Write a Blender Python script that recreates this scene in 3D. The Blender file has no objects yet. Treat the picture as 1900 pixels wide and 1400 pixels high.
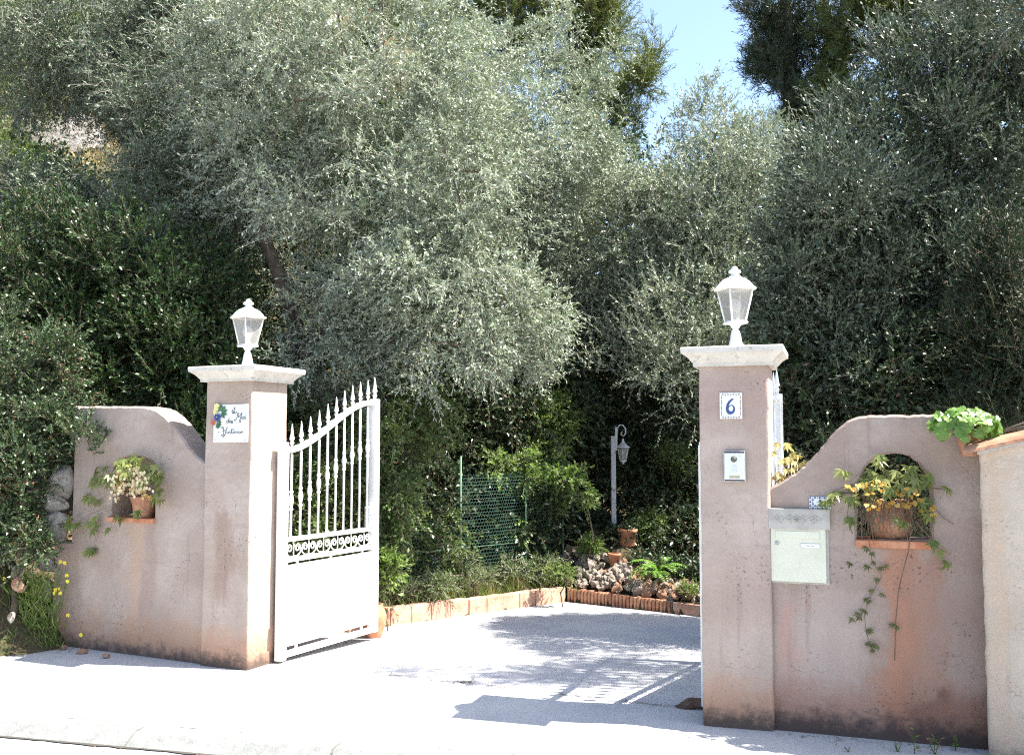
import bpy, bmesh, math, random
import numpy as np
from mathutils import Vector
from mathutils.geometry import tessellate_polygon

R = math.radians
scene = bpy.context.scene
C = scene.collection
random.seed(7)

# ------------------------------------------------------------------ camera, sky, sun, exposure
EYE, FPX, PITCH = 1.5, 1850.0, math.atan(127 / 1850.0)
cam_d = bpy.data.cameras.new('camera')
cam = bpy.data.objects.new('camera', cam_d); C.objects.link(cam)
cam.location = (0, 0, EYE); cam.rotation_euler = (R(90) + PITCH, 0, 0)
cam_d.sensor_width = 36; cam_d.lens = 36 * FPX / 1900; cam_d.clip_end = 600; cam_d.clip_start = 0.05
scene.camera = cam

SUN_EL = R(57.7)
SH = Vector((-0.985, 0.165, 0)).normalized()          # direction the shadows fall on the ground
to_sun = Vector((-SH.x * math.cos(SUN_EL), -SH.y * math.cos(SUN_EL), math.sin(SUN_EL)))
world = bpy.data.worlds.new('World'); scene.world = world; world.use_nodes = True
wn = world.node_tree.nodes; wl = world.node_tree.links
bg = wn['Background']; sky = wn.new('ShaderNodeTexSky'); sky.sky_type = 'NISHITA'; sky.sun_disc = False
sky.sun_elevation = SUN_EL; sky.sun_rotation = math.atan2(to_sun.x, to_sun.y)
sky.air_density = 1.0; sky.dust_density = 1.5; sky.ozone_density = 1.3
wl.new(sky.outputs[0], bg.inputs[0]); bg.inputs[1].default_value = 0.105
sd = bpy.data.lights.new('sun', 'SUN'); sd.energy = 5.0; sd.angle = R(0.55); sd.color = (1.0, 0.95, 0.87)
sun = bpy.data.objects.new('sun', sd); C.objects.link(sun)
sun.rotation_euler = to_sun.to_track_quat('Z', 'Y').to_euler(); sun.location = (6, -2, 9)
scene.view_settings.view_transform = 'Standard'; scene.view_settings.look = 'None'
scene.view_settings.exposure = 1.9; scene.view_settings.gamma = 1
scene.cycles.max_bounces = 6; scene.cycles.transparent_max_bounces = 8
scene.cycles.diffuse_bounces = 4; scene.cycles.glossy_bounces = 2; scene.cycles.transmission_bounces = 4
scene.cycles.use_denoising = False; scene.cycles.filter_width = 1.15; scene.cycles.sample_clamp_indirect = 4
scene.cycles.caustics_reflective = False; scene.cycles.caustics_refractive = False

# ------------------------------------------------------------------ geometry of the place
def ray(px, py):
    d = Vector(((px - 950) / FPX, 1, 0)); v = (700 - py) / FPX
    c, s = math.cos(PITCH), math.sin(PITCH)
    return Vector((d.x, c - v * s, s + v * c))
def at(px, py, Y):
    r = ray(px, py); return Vector((0, 0, EYE)) + r * (Y / r.y)
def meters(px, Y): return px / FPX * Y
GATE0 = Vector((-1.70, 6.85, 0)); GDIR = Vector((0.906, -0.423, 0))
GIN = Vector((0.423, 0.906, 0))
def drive_z(x, y):
    s = (Vector((x, y, 0)) - GATE0).dot(GIN)
    return -0.035 * max(0.0, min(s, 6))
def on_drive(px, py, dz=0.0):
    r = ray(px, py); t = 1.0; z = 0
    for _ in range(12):
        t = (z + dz - EYE) / r.z; z = drive_z(r.x * t, r.y * t)
    return Vector((r.x * t, r.y * t, z + dz))

class Frame:
    def __init__(s, x, y, deg, z=0):
        s.o = Vector((x, y, z)); s.a = R(deg)
        s.u = Vector((math.cos(s.a), math.sin(s.a), 0)); s.v = Vector((-math.sin(s.a), math.cos(s.a), 0))
    def pix(s, px, py, y0=0.0):
        r = ray(px, py); P0 = s.o + s.v * y0
        t = (P0 - Vector((0, 0, EYE))).dot(s.v) / r.dot(s.v)
        p = Vector((0, 0, EYE)) + r * t - s.o
        return (p.dot(s.u), p.z)
    def w(s, u, v, z): return s.o + s.u * u + s.v * v + Vector((0, 0, z))

# ------------------------------------------------------------------ tags and object helpers
def tag(o, label=None, cat=None, group=None, kind=None):
    if label: o['label'] = label
    if cat: o['category'] = cat
    if group: o['group'] = group
    if kind: o['kind'] = kind
    return o
def empty(name, loc=(0, 0, 0), rot=0.0, label=None, cat=None, group=None, kind=None):
    o = bpy.data.objects.new(name, None); C.objects.link(o); o.location = loc; o.rotation_euler = (0, 0, rot)
    o.empty_display_size = 0.1
    return tag(o, label, cat, group, kind)
def fempty(name, f, label, cat, group=None): return empty(name, f.o, f.a, label, cat, group)

class MB:
    def __init__(s): s.v = []; s.f = []; s.sm = []; s.mi = []
    def add(s, vs, fs, smooth=False, m=0):
        n = len(s.v); s.v += [tuple(p) for p in vs]
        for f in fs: s.f.append(tuple(i + n for i in f)); s.sm.append(smooth); s.mi.append(m)
        return s
    def box(s, x0, x1, y0, y1, z0, z1, b=0.0, m=0):
        if b <= 0:
            vs = [(x, y, z) for z in (z0, z1) for y in (y0, y1) for x in (x0, x1)]
            return s.add(vs, [(0, 2, 3, 1), (4, 5, 7, 6), (0, 1, 5, 4), (2, 6, 7, 3), (0, 4, 6, 2), (1, 3, 7, 5)], m=m)
        bm = bmesh.new(); r = bmesh.ops.create_cube(bm, size=1)
        for v in bm.verts:
            v.co = Vector(((x0 + x1) / 2 + v.co.x * (x1 - x0), (y0 + y1) / 2 + v.co.y * (y1 - y0), (z0 + z1) / 2 + v.co.z * (z1 - z0)))
        bmesh.ops.bevel(bm, geom=bm.edges[:], offset=b, segments=2, affect='EDGES', profile=0.5)
        bm.verts.ensure_lookup_table(); bm.verts.index_update()
        s.add([v.co for v in bm.verts], [[v.index for v in f.verts] for f in bm.faces], m=m); bm.free(); return s
    def tube(s, pts, rad, n=6, m=0, cap=True, smooth=True):
        pts = [Vector(p) for p in pts]
        if not hasattr(rad, '__len__'): rad = [rad] * len(pts)
        vs = []; fs = []; ref = None
        for i, p in enumerate(pts):
            t = (pts[min(i + 1, len(pts) - 1)] - pts[max(i - 1, 0)])
            if t.length < 1e-9: t = Vector((0, 0, 1))
            t.normalize()
            if ref is None: ref = Vector((1, 0, 0)) if abs(t.x) < .8 else Vector((0, 1, 0))
            a = (ref - t * ref.dot(t)).normalized(); b = t.cross(a); ref = a
            for k in range(n):
                th = 2 * math.pi * k / n
                vs.append(p + (a * math.cos(th) + b * math.sin(th)) * rad[i])
        for i in range(len(pts) - 1):
            for k in range(n):
                fs.append((i * n + k, i * n + (k + 1) % n, (i + 1) * n + (k + 1) % n, (i + 1) * n + k))
        if cap:
            fs.append(tuple(range(n - 1, -1, -1))); fs.append(tuple((len(pts) - 1) * n + k for k in range(n)))
        return s.add(vs, fs, smooth, m)
    def lathe(s, prof, n=20, c=(0, 0, 0), m=0, smooth=True, rot=0.0, sq=None):
        vs = []; fs = []
        for (r, z) in prof:
            for k in range(n):
                th = 2 * math.pi * k / n + rot
                vs.append((c[0] + r * math.cos(th), c[1] + r * math.sin(th), c[2] + z))
        for i in range(len(prof) - 1):
            for k in range(n):
                fs.append((i * n + k, i * n + (k + 1) % n, (i + 1) * n + (k + 1) % n, (i + 1) * n + k))
        if prof[0][0] > 1e-4: fs.append(tuple(range(n - 1, -1, -1)))
        if prof[-1][0] > 1e-4: fs.append(tuple((len(prof) - 1) * n + k for k in range(n)))
        return s.add(vs, fs, smooth, m)
    def rock(s, c, r, seed, sub=2, m=0, sq=(1, 1, .7), rough=.28, smooth=False):
        rnd = random.Random(seed); bm = bmesh.new(); bmesh.ops.create_icosphere(bm, subdivisions=sub, radius=1)
        k = [(Vector((rnd.gauss(0, 1), rnd.gauss(0, 1), rnd.gauss(0, 1))).normalized(), rnd.uniform(.55, .9)) for _ in range(13)]
        bm.verts.index_update()
        vs = []
        for v in bm.verts:
            p = v.co.copy()
            for nrm, d in k:
                h = p.dot(nrm) - d
                if h > 0: p -= nrm * h * .9
            p *= 1 + rnd.uniform(-rough, rough) * .25
            vs.append((c[0] + p.x * r * sq[0], c[1] + p.y * r * sq[1], c[2] + p.z * r * sq[2]))
        s.add(vs, [[v.index for v in f.verts] for f in bm.faces], smooth, m); bm.free(); return s
    def build(s, name, mats, parent=None):
        me = bpy.data.meshes.new(name); me.from_pydata(s.v, [], s.f)
        if not isinstance(mats, (list, tuple)): mats = [mats]
        for m in mats: me.materials.append(m)
        me.polygons.foreach_set('use_smooth', s.sm); me.polygons.foreach_set('material_index', s.mi); me.update()
        o = bpy.data.objects.new(name, me); C.objects.link(o); o.parent = parent
        return o

# ------------------------------------------------------------------ materials
def mat(name, color=(.5, .5, .5), rough=.7, spec=.3, metal=0.0):
    m = bpy.data.materials.new(name); m.use_nodes = True; b = m.node_tree.nodes['Principled BSDF']
    b.inputs['Base Color'].default_value = (*color, 1); b.inputs['Roughness'].default_value = rough
    b.inputs['Specular IOR Level'].default_value = spec; b.inputs['Metallic'].default_value = metal
    return m
class NT:
    def __init__(s, m): s.t = m.node_tree; s.n = s.t.nodes; s.l = s.t.links; s.b = s.n['Principled BSDF']
    def node(s, typ, **kw):
        n = s.n.new(typ)
        for k, v in kw.items(): setattr(n, k, v)
        return n
    def noise(s, vec, scale, detail=4, rough=.55, stretch=None):
        if stretch:
            mp = s.node('ShaderNodeMapping'); mp.inputs['Scale'].default_value = stretch; s.l.new(vec, mp.inputs[0]); vec = mp.outputs[0]
        n = s.node('ShaderNodeTexNoise'); s.l.new(vec, n.inputs['Vector'])
        n.inputs['Scale'].default_value = scale; n.inputs['Detail'].default_value = detail; n.inputs['Roughness'].default_value = rough
        return n.outputs['Fac']
    def rmp(s, v, a, b, c=0.0, d=1.0):
        n = s.node('ShaderNodeMapRange'); n.interpolation_type = 'SMOOTHSTEP'
        s.l.new(v, n.inputs[0]); n.inputs[1].default_value = a; n.inputs[2].default_value = b
        n.inputs[3].default_value = c; n.inputs[4].default_value = d; return n.outputs[0]
    def mix(s, f, a, b, blend='MIX'):
        n = s.node('ShaderNodeMix', data_type='RGBA', blend_type=blend)
        if isinstance(f, (int, float)): n.inputs[0].default_value = f
        else: s.l.new(f, n.inputs[0])
        for i, v in ((6, a), (7, b)):
            if isinstance(v, tuple): n.inputs[i].default_value = (*v, 1) if len(v) == 3 else v
            else: s.l.new(v, n.inputs[i])
        return n.outputs[2]
    def math(s, op, a, b=None, clamp=False):
        n = s.node('ShaderNodeMath', operation=op); n.use_clamp = clamp
        for i, v in ((0, a), (1, b)):
            if v is None: continue
            if isinstance(v, (int, float)): n.inputs[i].default_value = v
            else: s.l.new(v, n.inputs[i])
        return n.outputs[0]
    def bump(s, h, strength=.3, dist=.01):
        n = s.node('ShaderNodeBump'); n.inputs['Strength'].default_value = strength; n.inputs['Distance'].default_value = dist
        s.l.new(h, n.inputs['Height']); s.l.new(n.outputs[0], s.b.inputs['Normal'])
    def color(s, c): s.l.new(c, s.b.inputs['Base Color'])
    def obj(s): return s.node('ShaderNodeTexCoord').outputs['Object']
    def xyz(s, v):
        n = s.node('ShaderNodeSeparateXYZ'); s.l.new(v, n.inputs[0]); return n.outputs

def stucco(name, c1, c2, orange=(.36, .18, .105), stains=(), base_h=.25, dirt=(.05, .042, .04), streak=.5, bump=.5, speck=.35, darkbase=.07):
    m = mat(name, c1, .92, .15); t = NT(m); P = t.obj(); x, y, z = t.xyz(P)
    col = t.mix(t.rmp(t.noise(P, 2.3, 6), .35, .68), c1, c2)
    col = t.mix(t.rmp(t.noise(P, 9, 8, .7), .40, .72, 0, .45), col, tuple(v * .80 for v in c1))
    st = t.rmp(t.noise(P, 3.2, 5, .6, (1.6, 1.6, .22)), .52, .74, 0, streak)
    col = t.mix(st, col, tuple(v * .72 for v in c2))
    for (x0, x1, z0, z1, sc, amt) in stains:
        n = t.noise(P, 4.5, 6, .65, (1, 1, .5))
        off = t.math('MULTIPLY', t.math('SUBTRACT', n, .5), .5)
        xx = t.math('ADD', x, off); zz = t.math('ADD', z, off)
        a = t.math('MULTIPLY', t.rmp(xx, x0 - .05, x0 + .06), t.rmp(xx, x1 + .05, x1 - .06))
        a = t.math('MULTIPLY', a, t.math('MULTIPLY', t.rmp(zz, z0 - .08, z0 + .08), t.rmp(zz, z1 + .04, z1 - .06)))
        a = t.math('MULTIPLY', a, amt); col = t.mix(a, col, sc)
    nb = t.noise(P, 5, 7, .65)
    zz = t.math('ADD', z, t.math('MULTIPLY', t.math('SUBTRACT', nb, .5), -.55))
    col = t.mix(t.rmp(zz, base_h + .14, base_h - .16, 0, .68), col, orange)
    zn = t.math('ADD', z, t.math('MULTIPLY', t.math('SUBTRACT', t.noise(P, 14, 6, .7), .5), -.30))
    col = t.mix(t.rmp(zn, darkbase + .08, darkbase - .06, 0, .85), col, dirt)
    wv = t.node('ShaderNodeTexVoronoi', feature='DISTANCE_TO_EDGE'); wv.inputs['Scale'].default_value = 1.7
    vm = t.node('ShaderNodeVectorMath', operation='ADD'); nz = t.node('ShaderNodeTexNoise'); t.l.new(P, nz.inputs['Vector']); nz.inputs['Scale'].default_value = 4; nz.inputs['Detail'].default_value = 6
    sc = t.node('ShaderNodeVectorMath', operation='SCALE'); t.l.new(nz.outputs['Color'], sc.inputs[0]); sc.inputs['Scale'].default_value = .35
    t.l.new(P, vm.inputs[0]); t.l.new(sc.outputs[0], vm.inputs[1]); t.l.new(vm.outputs[0], wv.inputs['Vector'])
    ck = t.math('MULTIPLY', t.rmp(wv.outputs['Distance'], .0045, .001), t.rmp(t.noise(P, 1.9, 2), .50, .60)); col = t.mix(t.math('MULTIPLY', ck, .5), col, tuple(v * .4 for v in c1))
    drip = t.math('MULTIPLY', t.rmp(t.noise(P, 9, 4, .6, (1.8, 1.8, .10)), .56, .70), t.rmp(t.noise(P, 1.3, 2), .42, .62)); col = t.mix(t.math('MULTIPLY', drip, .38), col, tuple(v * .55 for v in c1))
    g = t.noise(P, 75, 3, .6)
    col = t.mix(t.rmp(g, .60, .74, 0, speck), col, tuple(v * .45 for v in c1))
    blk = t.math('MULTIPLY', t.rmp(t.noise(P, 55, 3), .58, .66), t.rmp(t.noise(P, 3.1, 3), .50, .64))
    col = t.mix(t.math('MULTIPLY', blk, .7), col, dirt)
    t.color(col)
    h = t.math('ADD', t.math('MULTIPLY', t.noise(P, 120, 4, .7), .5), t.math('MULTIPLY', t.noise(P, 12, 5, .6, (1, 1, 1.8)), 1.8))
    t.bump(h, bump, .006); return m

def leaf_mat(name, c1, c2, back=None, rough=.42, spec=.5, accent=None, acc=.03, trans=.25):
    m = mat(name, c1, rough, spec); t = NT(m)
    a = t.node('ShaderNodeAttribute', attribute_name='rnd'); f = a.outputs['Fac']
    col = t.mix(f, c1, c2)
    if accent: col = t.mix(t.rmp(f, 1 - acc - .002, 1 - acc), col, accent)
    if back:
        g = t.node('ShaderNodeNewGeometry'); col = t.mix(g.outputs['Backfacing'], col, back)
    t.color(col)
    if trans > 0:
        out = t.n['Material Output']; tr = t.node('ShaderNodeBsdfTranslucent'); mx = t.node('ShaderNodeMixShader')
        tc = t.mix(.5, col, (c2[0] * 1.3, c2[1] * 1.5, c2[2] * .5)); t.l.new(tc, tr.inputs[0]); mx.inputs[0].default_value = trans
        t.l.new(t.b.outputs[0], mx.inputs[1]); t.l.new(tr.outputs[0], mx.inputs[2]); t.l.new(mx.outputs[0], out.inputs[0])
    return m

def noisy(name, c1, c2, scale=8, rough=.85, spec=.2, bump=.3, dist=.006, c3=None, s3=60, lo=.35, hi=.65):
    m = mat(name, c1, rough, spec); t = NT(m); P = t.obj()
    col = t.mix(t.rmp(t.noise(P, scale, 8, .6), lo, hi), c1, c2)
    if c3: col = t.mix(t.rmp(t.noise(P, s3, 4, .7), .56, .68), col, c3)
    t.color(col); t.bump(t.noise(P, scale * 5, 6, .7), bump, dist); return m

M = {}
M['white'] = noisy('white_paint', (.80, .80, .78), (.72, .72, .69), 6, .38, .45, .08, .002)
M['bark'] = noisy('olive_bark', (.10, .075, .055), (.19, .155, .125), 9, .95, .1, .9, .02)
M['twig'] = noisy('pale_twig', (.22, .20, .17), (.36, .34, .29), 12, .8, .2, 0)
M['greytwig'] = noisy('grey_twig', (.13, .12, .10), (.22, .21, .18), 12, .8, .2, 0)
M['dtwig'] = noisy('brown_twig', (.10, .075, .05), (.18, .14, .10), 12, .8, .2, 0)
M['terra'] = noisy('terracotta', (.42, .17, .09), (.50, .25, .15), 14, .8, .2, .3, .004, (.30, .13, .08), 40)
M['terra_old'] = noisy('old_terracotta', (.30, .14, .085), (.44, .24, .15), 10, .85, .2, .5, .006, (.16, .12, .09), 30)
M['lime'] = noisy('limestone_cap', (.50, .47, .41), (.60, .57, .51), 7, .8, .25, .35, .004, (.33, .31, .28), 22)
M['grey_stone'] = noisy('carved_grey_stone', (.34, .32, .29), (.43, .41, .37), 12, .85, .2, .5, .004)
M['kerb'] = noisy('kerb_concrete', (.17, .175, .165), (.25, .25, .235), 14, .9, .2, .8, .006, (.08, .085, .075), 130)
M['brick_face'] = noisy('edging_terracotta', (.36, .20, .14), (.47, .30, .22), 7, .85, .2, .4, .005, (.27, .14, .10), 20)
M['rock'] = noisy('pale_rock', (.38, .29, .22), (.70, .64, .57), 9, .95, .1, 1.0, .03, (.10, .07, .05), 16, .42, .6)
M['rock_red'] = noisy('rusty_rock', (.30, .16, .10), (.42, .28, .20), 9, .95, .1, .8, .02, (.10, .06, .045), 16)
M['wallstone'] = noisy('wall_stone', (.16, .145, .125), (.36, .335, .30), 7, .95, .1, .9, .02, (.10, .085, .07), 12)

# ------------------------------------------------------------------ foliage machinery (numpy)
def unit(a): return a / np.maximum(np.linalg.norm(a, axis=1, keepdims=True), 1e-9)
def mesh_np(name, V, F4, material, parent, rnd=None, smooth=False):
    me = bpy.data.meshes.new(name); nV, nF = len(V), len(F4)
    me.vertices.add(nV); me.vertices.foreach_set('co', V.astype(np.float32).ravel())
    me.loops.add(nF * 4); me.loops.foreach_set('vertex_index', F4.astype(np.int32).ravel())
    me.polygons.add(nF); me.polygons.foreach_set('loop_start', np.arange(0, nF * 4, 4, dtype=np.int32))
    me.polygons.foreach_set('loop_total', np.full(nF, 4, dtype=np.int32))
    if rnd is not None:
        a = me.attributes.new('rnd', 'FLOAT', 'FACE'); a.data.foreach_set('value', rnd.astype(np.float32))
    me.materials.append(material); me.update(calc_edges=True)
    if smooth: me.polygons.foreach_set('use_smooth', np.ones(nF, dtype=bool))
    o = bpy.data.objects.new(name, me); C.objects.link(o); o.parent = parent
    return o
def leaf_quads(rng, base, d, nrm, L, W, curl=.12):
    L = np.zeros(len(base)) + L; W = np.zeros(len(base)) + W
    side = unit(np.cross(d, nrm)); nn = np.cross(side, d)
    mid = base + d * (L * .48)[:, None]
    tip = base + d * L[:, None] - nn * (L * curl)[:, None]
    return np.stack([base, mid + side * (W * .5)[:, None], tip, mid - side * (W * .5)[:, None]], axis=1).reshape(-1, 3)
def clump_pts(rng, ells, n, shell=.55, rr=(.22, .42)):
    """clump centres spread through a union of ellipsoids, denser towards the outside"""
    w = np.array([e[1][0] * e[1][1] * e[1][2] for e in ells]) ** (2 / 3); w /= w.sum()
    idx = rng.choice(len(ells), n, p=w)
    c = np.array([e[0] for e in ells], float)[idx]; r = np.array([e[1] for e in ells], float)[idx]
    d = unit(rng.normal(size=(n, 3))); rad = (shell + (1 - shell) * rng.random(n)) ** .8
    rad = np.where(rng.random(n) < .18, rng.random(n) ** .6, rad)
    lob = 1 + .22 * np.sin(d[:, 0] * 5.1 + idx * 1.7) * np.sin(d[:, 2] * 6.3 + idx * 2.9) + rng.normal(size=n) * .10
    return c + d * r * (rad * lob)[:, None] + rng.normal(size=(n, 3)) * r.mean(axis=1, keepdims=True) * .07, rng.uniform(rr[0], rr[1], n), d
def foliage(rng, cc, cr, cd, per, tl, lv, ll, lw, droop=.3, up=.2, out=.6, lean=.75, tw=.0028, flat=.35, ang=.7):
    n = len(cc) * per
    c = np.repeat(cc, per, 0); r = np.repeat(cr, per); od = np.repeat(cd, per, 0)
    s = c + unit(rng.normal(size=(n, 3))) * (r * rng.random(n) ** .5)[:, None]
    d = unit(rng.normal(size=(n, 3)) * (1 - out) + unit(s - c) * out * .8 + od * out * .6 + np.array([0, 0, up]))
    L = tl * rng.uniform(.55, 1.25, n)
    g = np.array([0, 0, -1.0]); bend = rng.normal(size=(n, 3)) * .18
    def P(t): return s + d * (L * t)[:, None] + (g * droop + bend) * (L * t * t)[:, None]
    def T(t): return unit(d + (g * droop + bend) * (2 * t)[:, None])
    # leaves
    quads = []; rn = []
    clr = np.repeat(rng.random(len(cc)), per)
    for k in range(lv):
        t = np.clip((k + rng.random(n)) / lv, .04, 1.0)
        p = P(t); tg = T(t)
        rv = rng.normal(size=(n, 3)); pe = unit(rv - tg * np.sum(rv * tg, 1, keepdims=True))
        ld = unit(tg * lean + pe * ang * (1.25 - .5 * t)[:, None])
        nr = unit(rng.normal(size=(n, 3)) * (1 - flat) + np.array([0.15, -.2, 1.0]) * flat)
        q = leaf_quads(rng, p, ld, nr, ll * rng.uniform(.65, 1.2, n), lw * rng.uniform(.75, 1.25, n))
        quads.append(q); rn.append(np.clip(rng.random(n) * .5 + clr * .5, 0, 1))
    V = np.concatenate(quads); R_ = np.concatenate(rn)
    F = np.arange(len(V)).reshape(-1, 4)
    # twigs: three-sided
    a = unit(np.cross(d, np.array([.3, .2, .9]) + 0 * d)); b = np.cross(d, a); TV = []
    for t, w in ((0, 1.0), (.5, .75), (1.0, .35)):
        p = P(np.full(n, t))
        for th in (0, 2.094, 4.189): TV.append(p + (a * math.cos(th) + b * math.sin(th)) * tw * w)
    TV = np.stack(TV, 1).reshape(-1, 3); o = (np.arange(n) * 9)[:, None]
    fs = []
    for i in (0, 3):
        for k in range(3): fs.append(np.concatenate([o + i + k, o + i + (k + 1) % 3, o + i + 3 + (k + 1) % 3, o + i + 3 + k], 1))
    return V, F, R_, TV, np.concatenate(fs)

def limbs(mb, rng, root_pts, root_r, targets, r0=.05, sides=6, wob=.15):
    """curved limbs from the trunk line to each target, each new one leaving from the nearest limb point already built"""
    pts = [Vector(p) for p in root_pts[len(root_pts) // 3:]]; rad = list(root_r[len(root_r) // 3:])
    order = sorted(range(len(targets)), key=lambda i: min((Vector(targets[i]) - p).length for p in pts))
    for i in order:
        t = Vector(targets[i])
        j = min(range(len(pts)), key=lambda k: (t - pts[k]).length + max(0, pts[k].z - t.z) * .6)
        s = pts[j]; d = t - s; Ln = d.length
        if Ln < .1: continue
        a = min(rad[j] * .75, r0 * (.5 + Ln * .35)); k = max(3, int(Ln / .3)); ps = []
        w = Vector((rng.normal(), rng.normal(), rng.normal() + .6)) * wob * Ln
        for q in range(k + 1):
            f = q / k; ps.append(s + d * f + w * (f * (1 - f)) + Vector((rng.normal(), rng.normal(), rng.normal())) * .02 * (f > 0))
        rs = [a * (1 - .8 * q / k) + .004 for q in range(k + 1)]
        mb.tube(ps, rs, sides); pts += ps[1:]; rad += rs[1:]

def tree(name, label, cat, seed, trunk, tr, ells, nclump, per, tl, lv, ll, lw, lm, tm='twig', bark='bark', group=None,
         droop=.3, up=.2, out=.6, lean=.75, tw=.0028, flat=.35, ang=.7, shell=.55, rr=(.22, .42), nlimb=60, crown='crown', keep=None, extra=None):
    rng = np.random.default_rng(seed)
    base = Vector(trunk[0]); root = empty(name, base, 0, label, cat, group)
    off = np.array(base)
    el = [(np.array(e[0]) - off, e[1]) for e in ells]
    cc, cr, cd = clump_pts(rng, el, nclump, shell, rr)
    if extra is not None:
        ex = np.array([tuple(Vector(e) - base) for e in extra]); cc = np.concatenate([cc, ex]); cr = np.concatenate([cr, np.full(len(ex), .12)])
        cd = np.concatenate([cd, np.tile([0, 0, 1.0], (len(ex), 1))])
    if keep is not None:
        k = np.array([keep(Vector(c) + base) for c in cc]); cc, cr, cd = cc[k], cr[k], cd[k]
    V, F, rn, TV, TF = foliage(rng, cc, cr, cd, per, tl, lv, ll, lw, droop, up, out, lean, tw, flat, ang)
    c = mesh_np(crown, V, F, M[lm], root, rn)
    tp = [Vector(p) - base for p in trunk]
    mb = MB(); mb.tube(tp, tr, 10)
    sel = rng.choice(len(cc), min(nlimb, len(cc)), replace=False)
    limbs(mb, rng, tp, tr, [tuple(cc[i]) for i in sel])
    mb.build('trunk', M[bark], root)
    mesh_np('twigs', TV, TF, M[tm], root)
    return root

# leaf materials
M['olive'] = leaf_mat('olive_leaf', (.095, .14, .075), (.33, .38, .25), (.36, .41, .33), .46, .45, (.50, .24, .04), .010, .1)
M['olive_dark'] = leaf_mat('olive_leaf_dark', (.045, .075, .035), (.11, .15, .08), (.17, .21, .15), .48, .4, (.36, .22, .06), .008, .08)
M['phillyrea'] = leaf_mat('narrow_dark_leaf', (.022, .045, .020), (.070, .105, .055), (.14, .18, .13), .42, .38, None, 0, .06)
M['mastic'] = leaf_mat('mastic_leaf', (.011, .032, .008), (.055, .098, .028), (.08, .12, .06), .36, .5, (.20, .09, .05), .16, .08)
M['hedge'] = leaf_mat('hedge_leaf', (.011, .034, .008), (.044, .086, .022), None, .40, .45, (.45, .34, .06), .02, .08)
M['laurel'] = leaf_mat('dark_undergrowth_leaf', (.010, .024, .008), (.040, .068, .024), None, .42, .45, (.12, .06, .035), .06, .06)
M['lime_leaf'] = leaf_mat('fresh_green_leaf', (.10, .17, .04), (.22, .30, .09), None, .42, .45, None, 0, .35)
M['mid_leaf'] = leaf_mat('mid_green_leaf', (.06, .11, .03), (.14, .19, .06), None, .45, .4, (.30, .22, .12), .06, .25)
M['pine'] = leaf_mat('pine_needle', (.07, .11, .025), (.19, .23, .06), None, .5, .35, None, 0, .15)
M['pine_dark'] = leaf_mat('blue_pine_needle', (.035, .065, .045), (.10, .14, .08), None, .5, .35, None, 0, .12)
M['cypress'] = leaf_mat('cypress_scale', (.008, .022, .008), (.025, .05, .018), None, .5, .3, None, 0, .1)
M['creeper'] = leaf_mat('creeper_leaf', (.13, .17, .04), (.28, .30, .10), None, .45, .4, None, 0, .3)
M['creeper_dark'] = leaf_mat('bronze_creeper_leaf', (.09, .09, .03), (.16, .17, .06), None, .45, .4, None, 0, .25)
M['orange_leaf'] = leaf_mat('autumn_leaf', (.48, .25, .035), (.62, .42, .12), None, .5, .4, None, 0, .3)
M['begonia'] = leaf_mat('broad_lime_leaf', (.10, .21, .035), (.20, .31, .075), None, .4, .45, None, 0, .35)
M['dry'] = leaf_mat('dry_grass', (.20, .165, .08), (.36, .31, .17), None, .7, .2, None, 0, .2)
M['green_grass'] = leaf_mat('green_grass', (.09, .15, .03), (.25, .30, .09), None, .6, .2, None, 0, .25)
M['yellow'] = leaf_mat('yellow_petal', (.80, .62, .03), (.85, .74, .10), None, .6, .3, None, 0, .2)
M['fern'] = leaf_mat('fern_frond', (.12, .24, .04), (.22, .38, .09), None, .5, .35, None, 0, .35)
M['cream_flower'] = leaf_mat('cream_petal', (.72, .60, .38), (.80, .74, .56), None, .6, .3, (.62, .36, .20), .25, .2)

# ------------------------------------------------------------------ the ground, road, pavement, driveway
P_corner = on_drive(1050, 1117)                       # far corner of the driveway edging
P_left = on_drive(700, 1166); P_right = on_drive(1330, 1148)
kl = (P_corner - P_left); kl.z = 0; kl.normalize()
kr = (P_right - P_corner); kr.z = 0; kr.normalize()
L_start = P_left - kl * 1.35; L_start.z = drive_z(L_start.x, L_start.y)
R_end = P_right + kr * 2.6; R_end.z = drive_z(R_end.x, R_end.y)
def side_of(p, a, b): return (b.x - a.x) * (p.y - a.y) - (b.y - a.y) * (p.x - a.x)
def terrain_z(x, y):
    p = Vector((x, y, 0)); s = (p - GATE0).dot(GIN)
    if s < 0.12:                                       # street side of the property line
        u = (p - GATE0).dot(GDIR)
        if u < -1.75: return -.03 + .9 * max(0, min((-1.75 - u), 4)) * min(1, max(0, (s + .55) / .5)) - (0 if s > -.6 else .05)
        return -0.12
    beyond = max(side_of(p, L_start, P_corner), side_of(p, P_corner, R_end))
    z = drive_z(x, y) - .05
    if beyond > .085:
        k = .30 + .42 / (1 + math.exp((x + 1.5) * .9))
        rise = max(0, y - (10.2 if x < .2 else 12.0)); cap = 26
        rise = rise if rise < cap else cap + (rise - cap) * .1
        z += .14 + k * rise + .05 * math.sin(x * 2.1 + y) * min(1, rise + .3) + max(0, -3.0 - x) * .25 * min(1, s)
        if x > 3: z += min(1.2, (x - 3) * .3)
    return z
xs = sorted(set([round(v, 3) for v in list(np.arange(-8, -2, .16)) + list(np.arange(-2, 4.0, .06)) + list(np.arange(4, 8.01, .16)) + list(np.arange(-80, 81, 4.0)) + [-240, -160, -110, 110, 160, 240]]))
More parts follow.
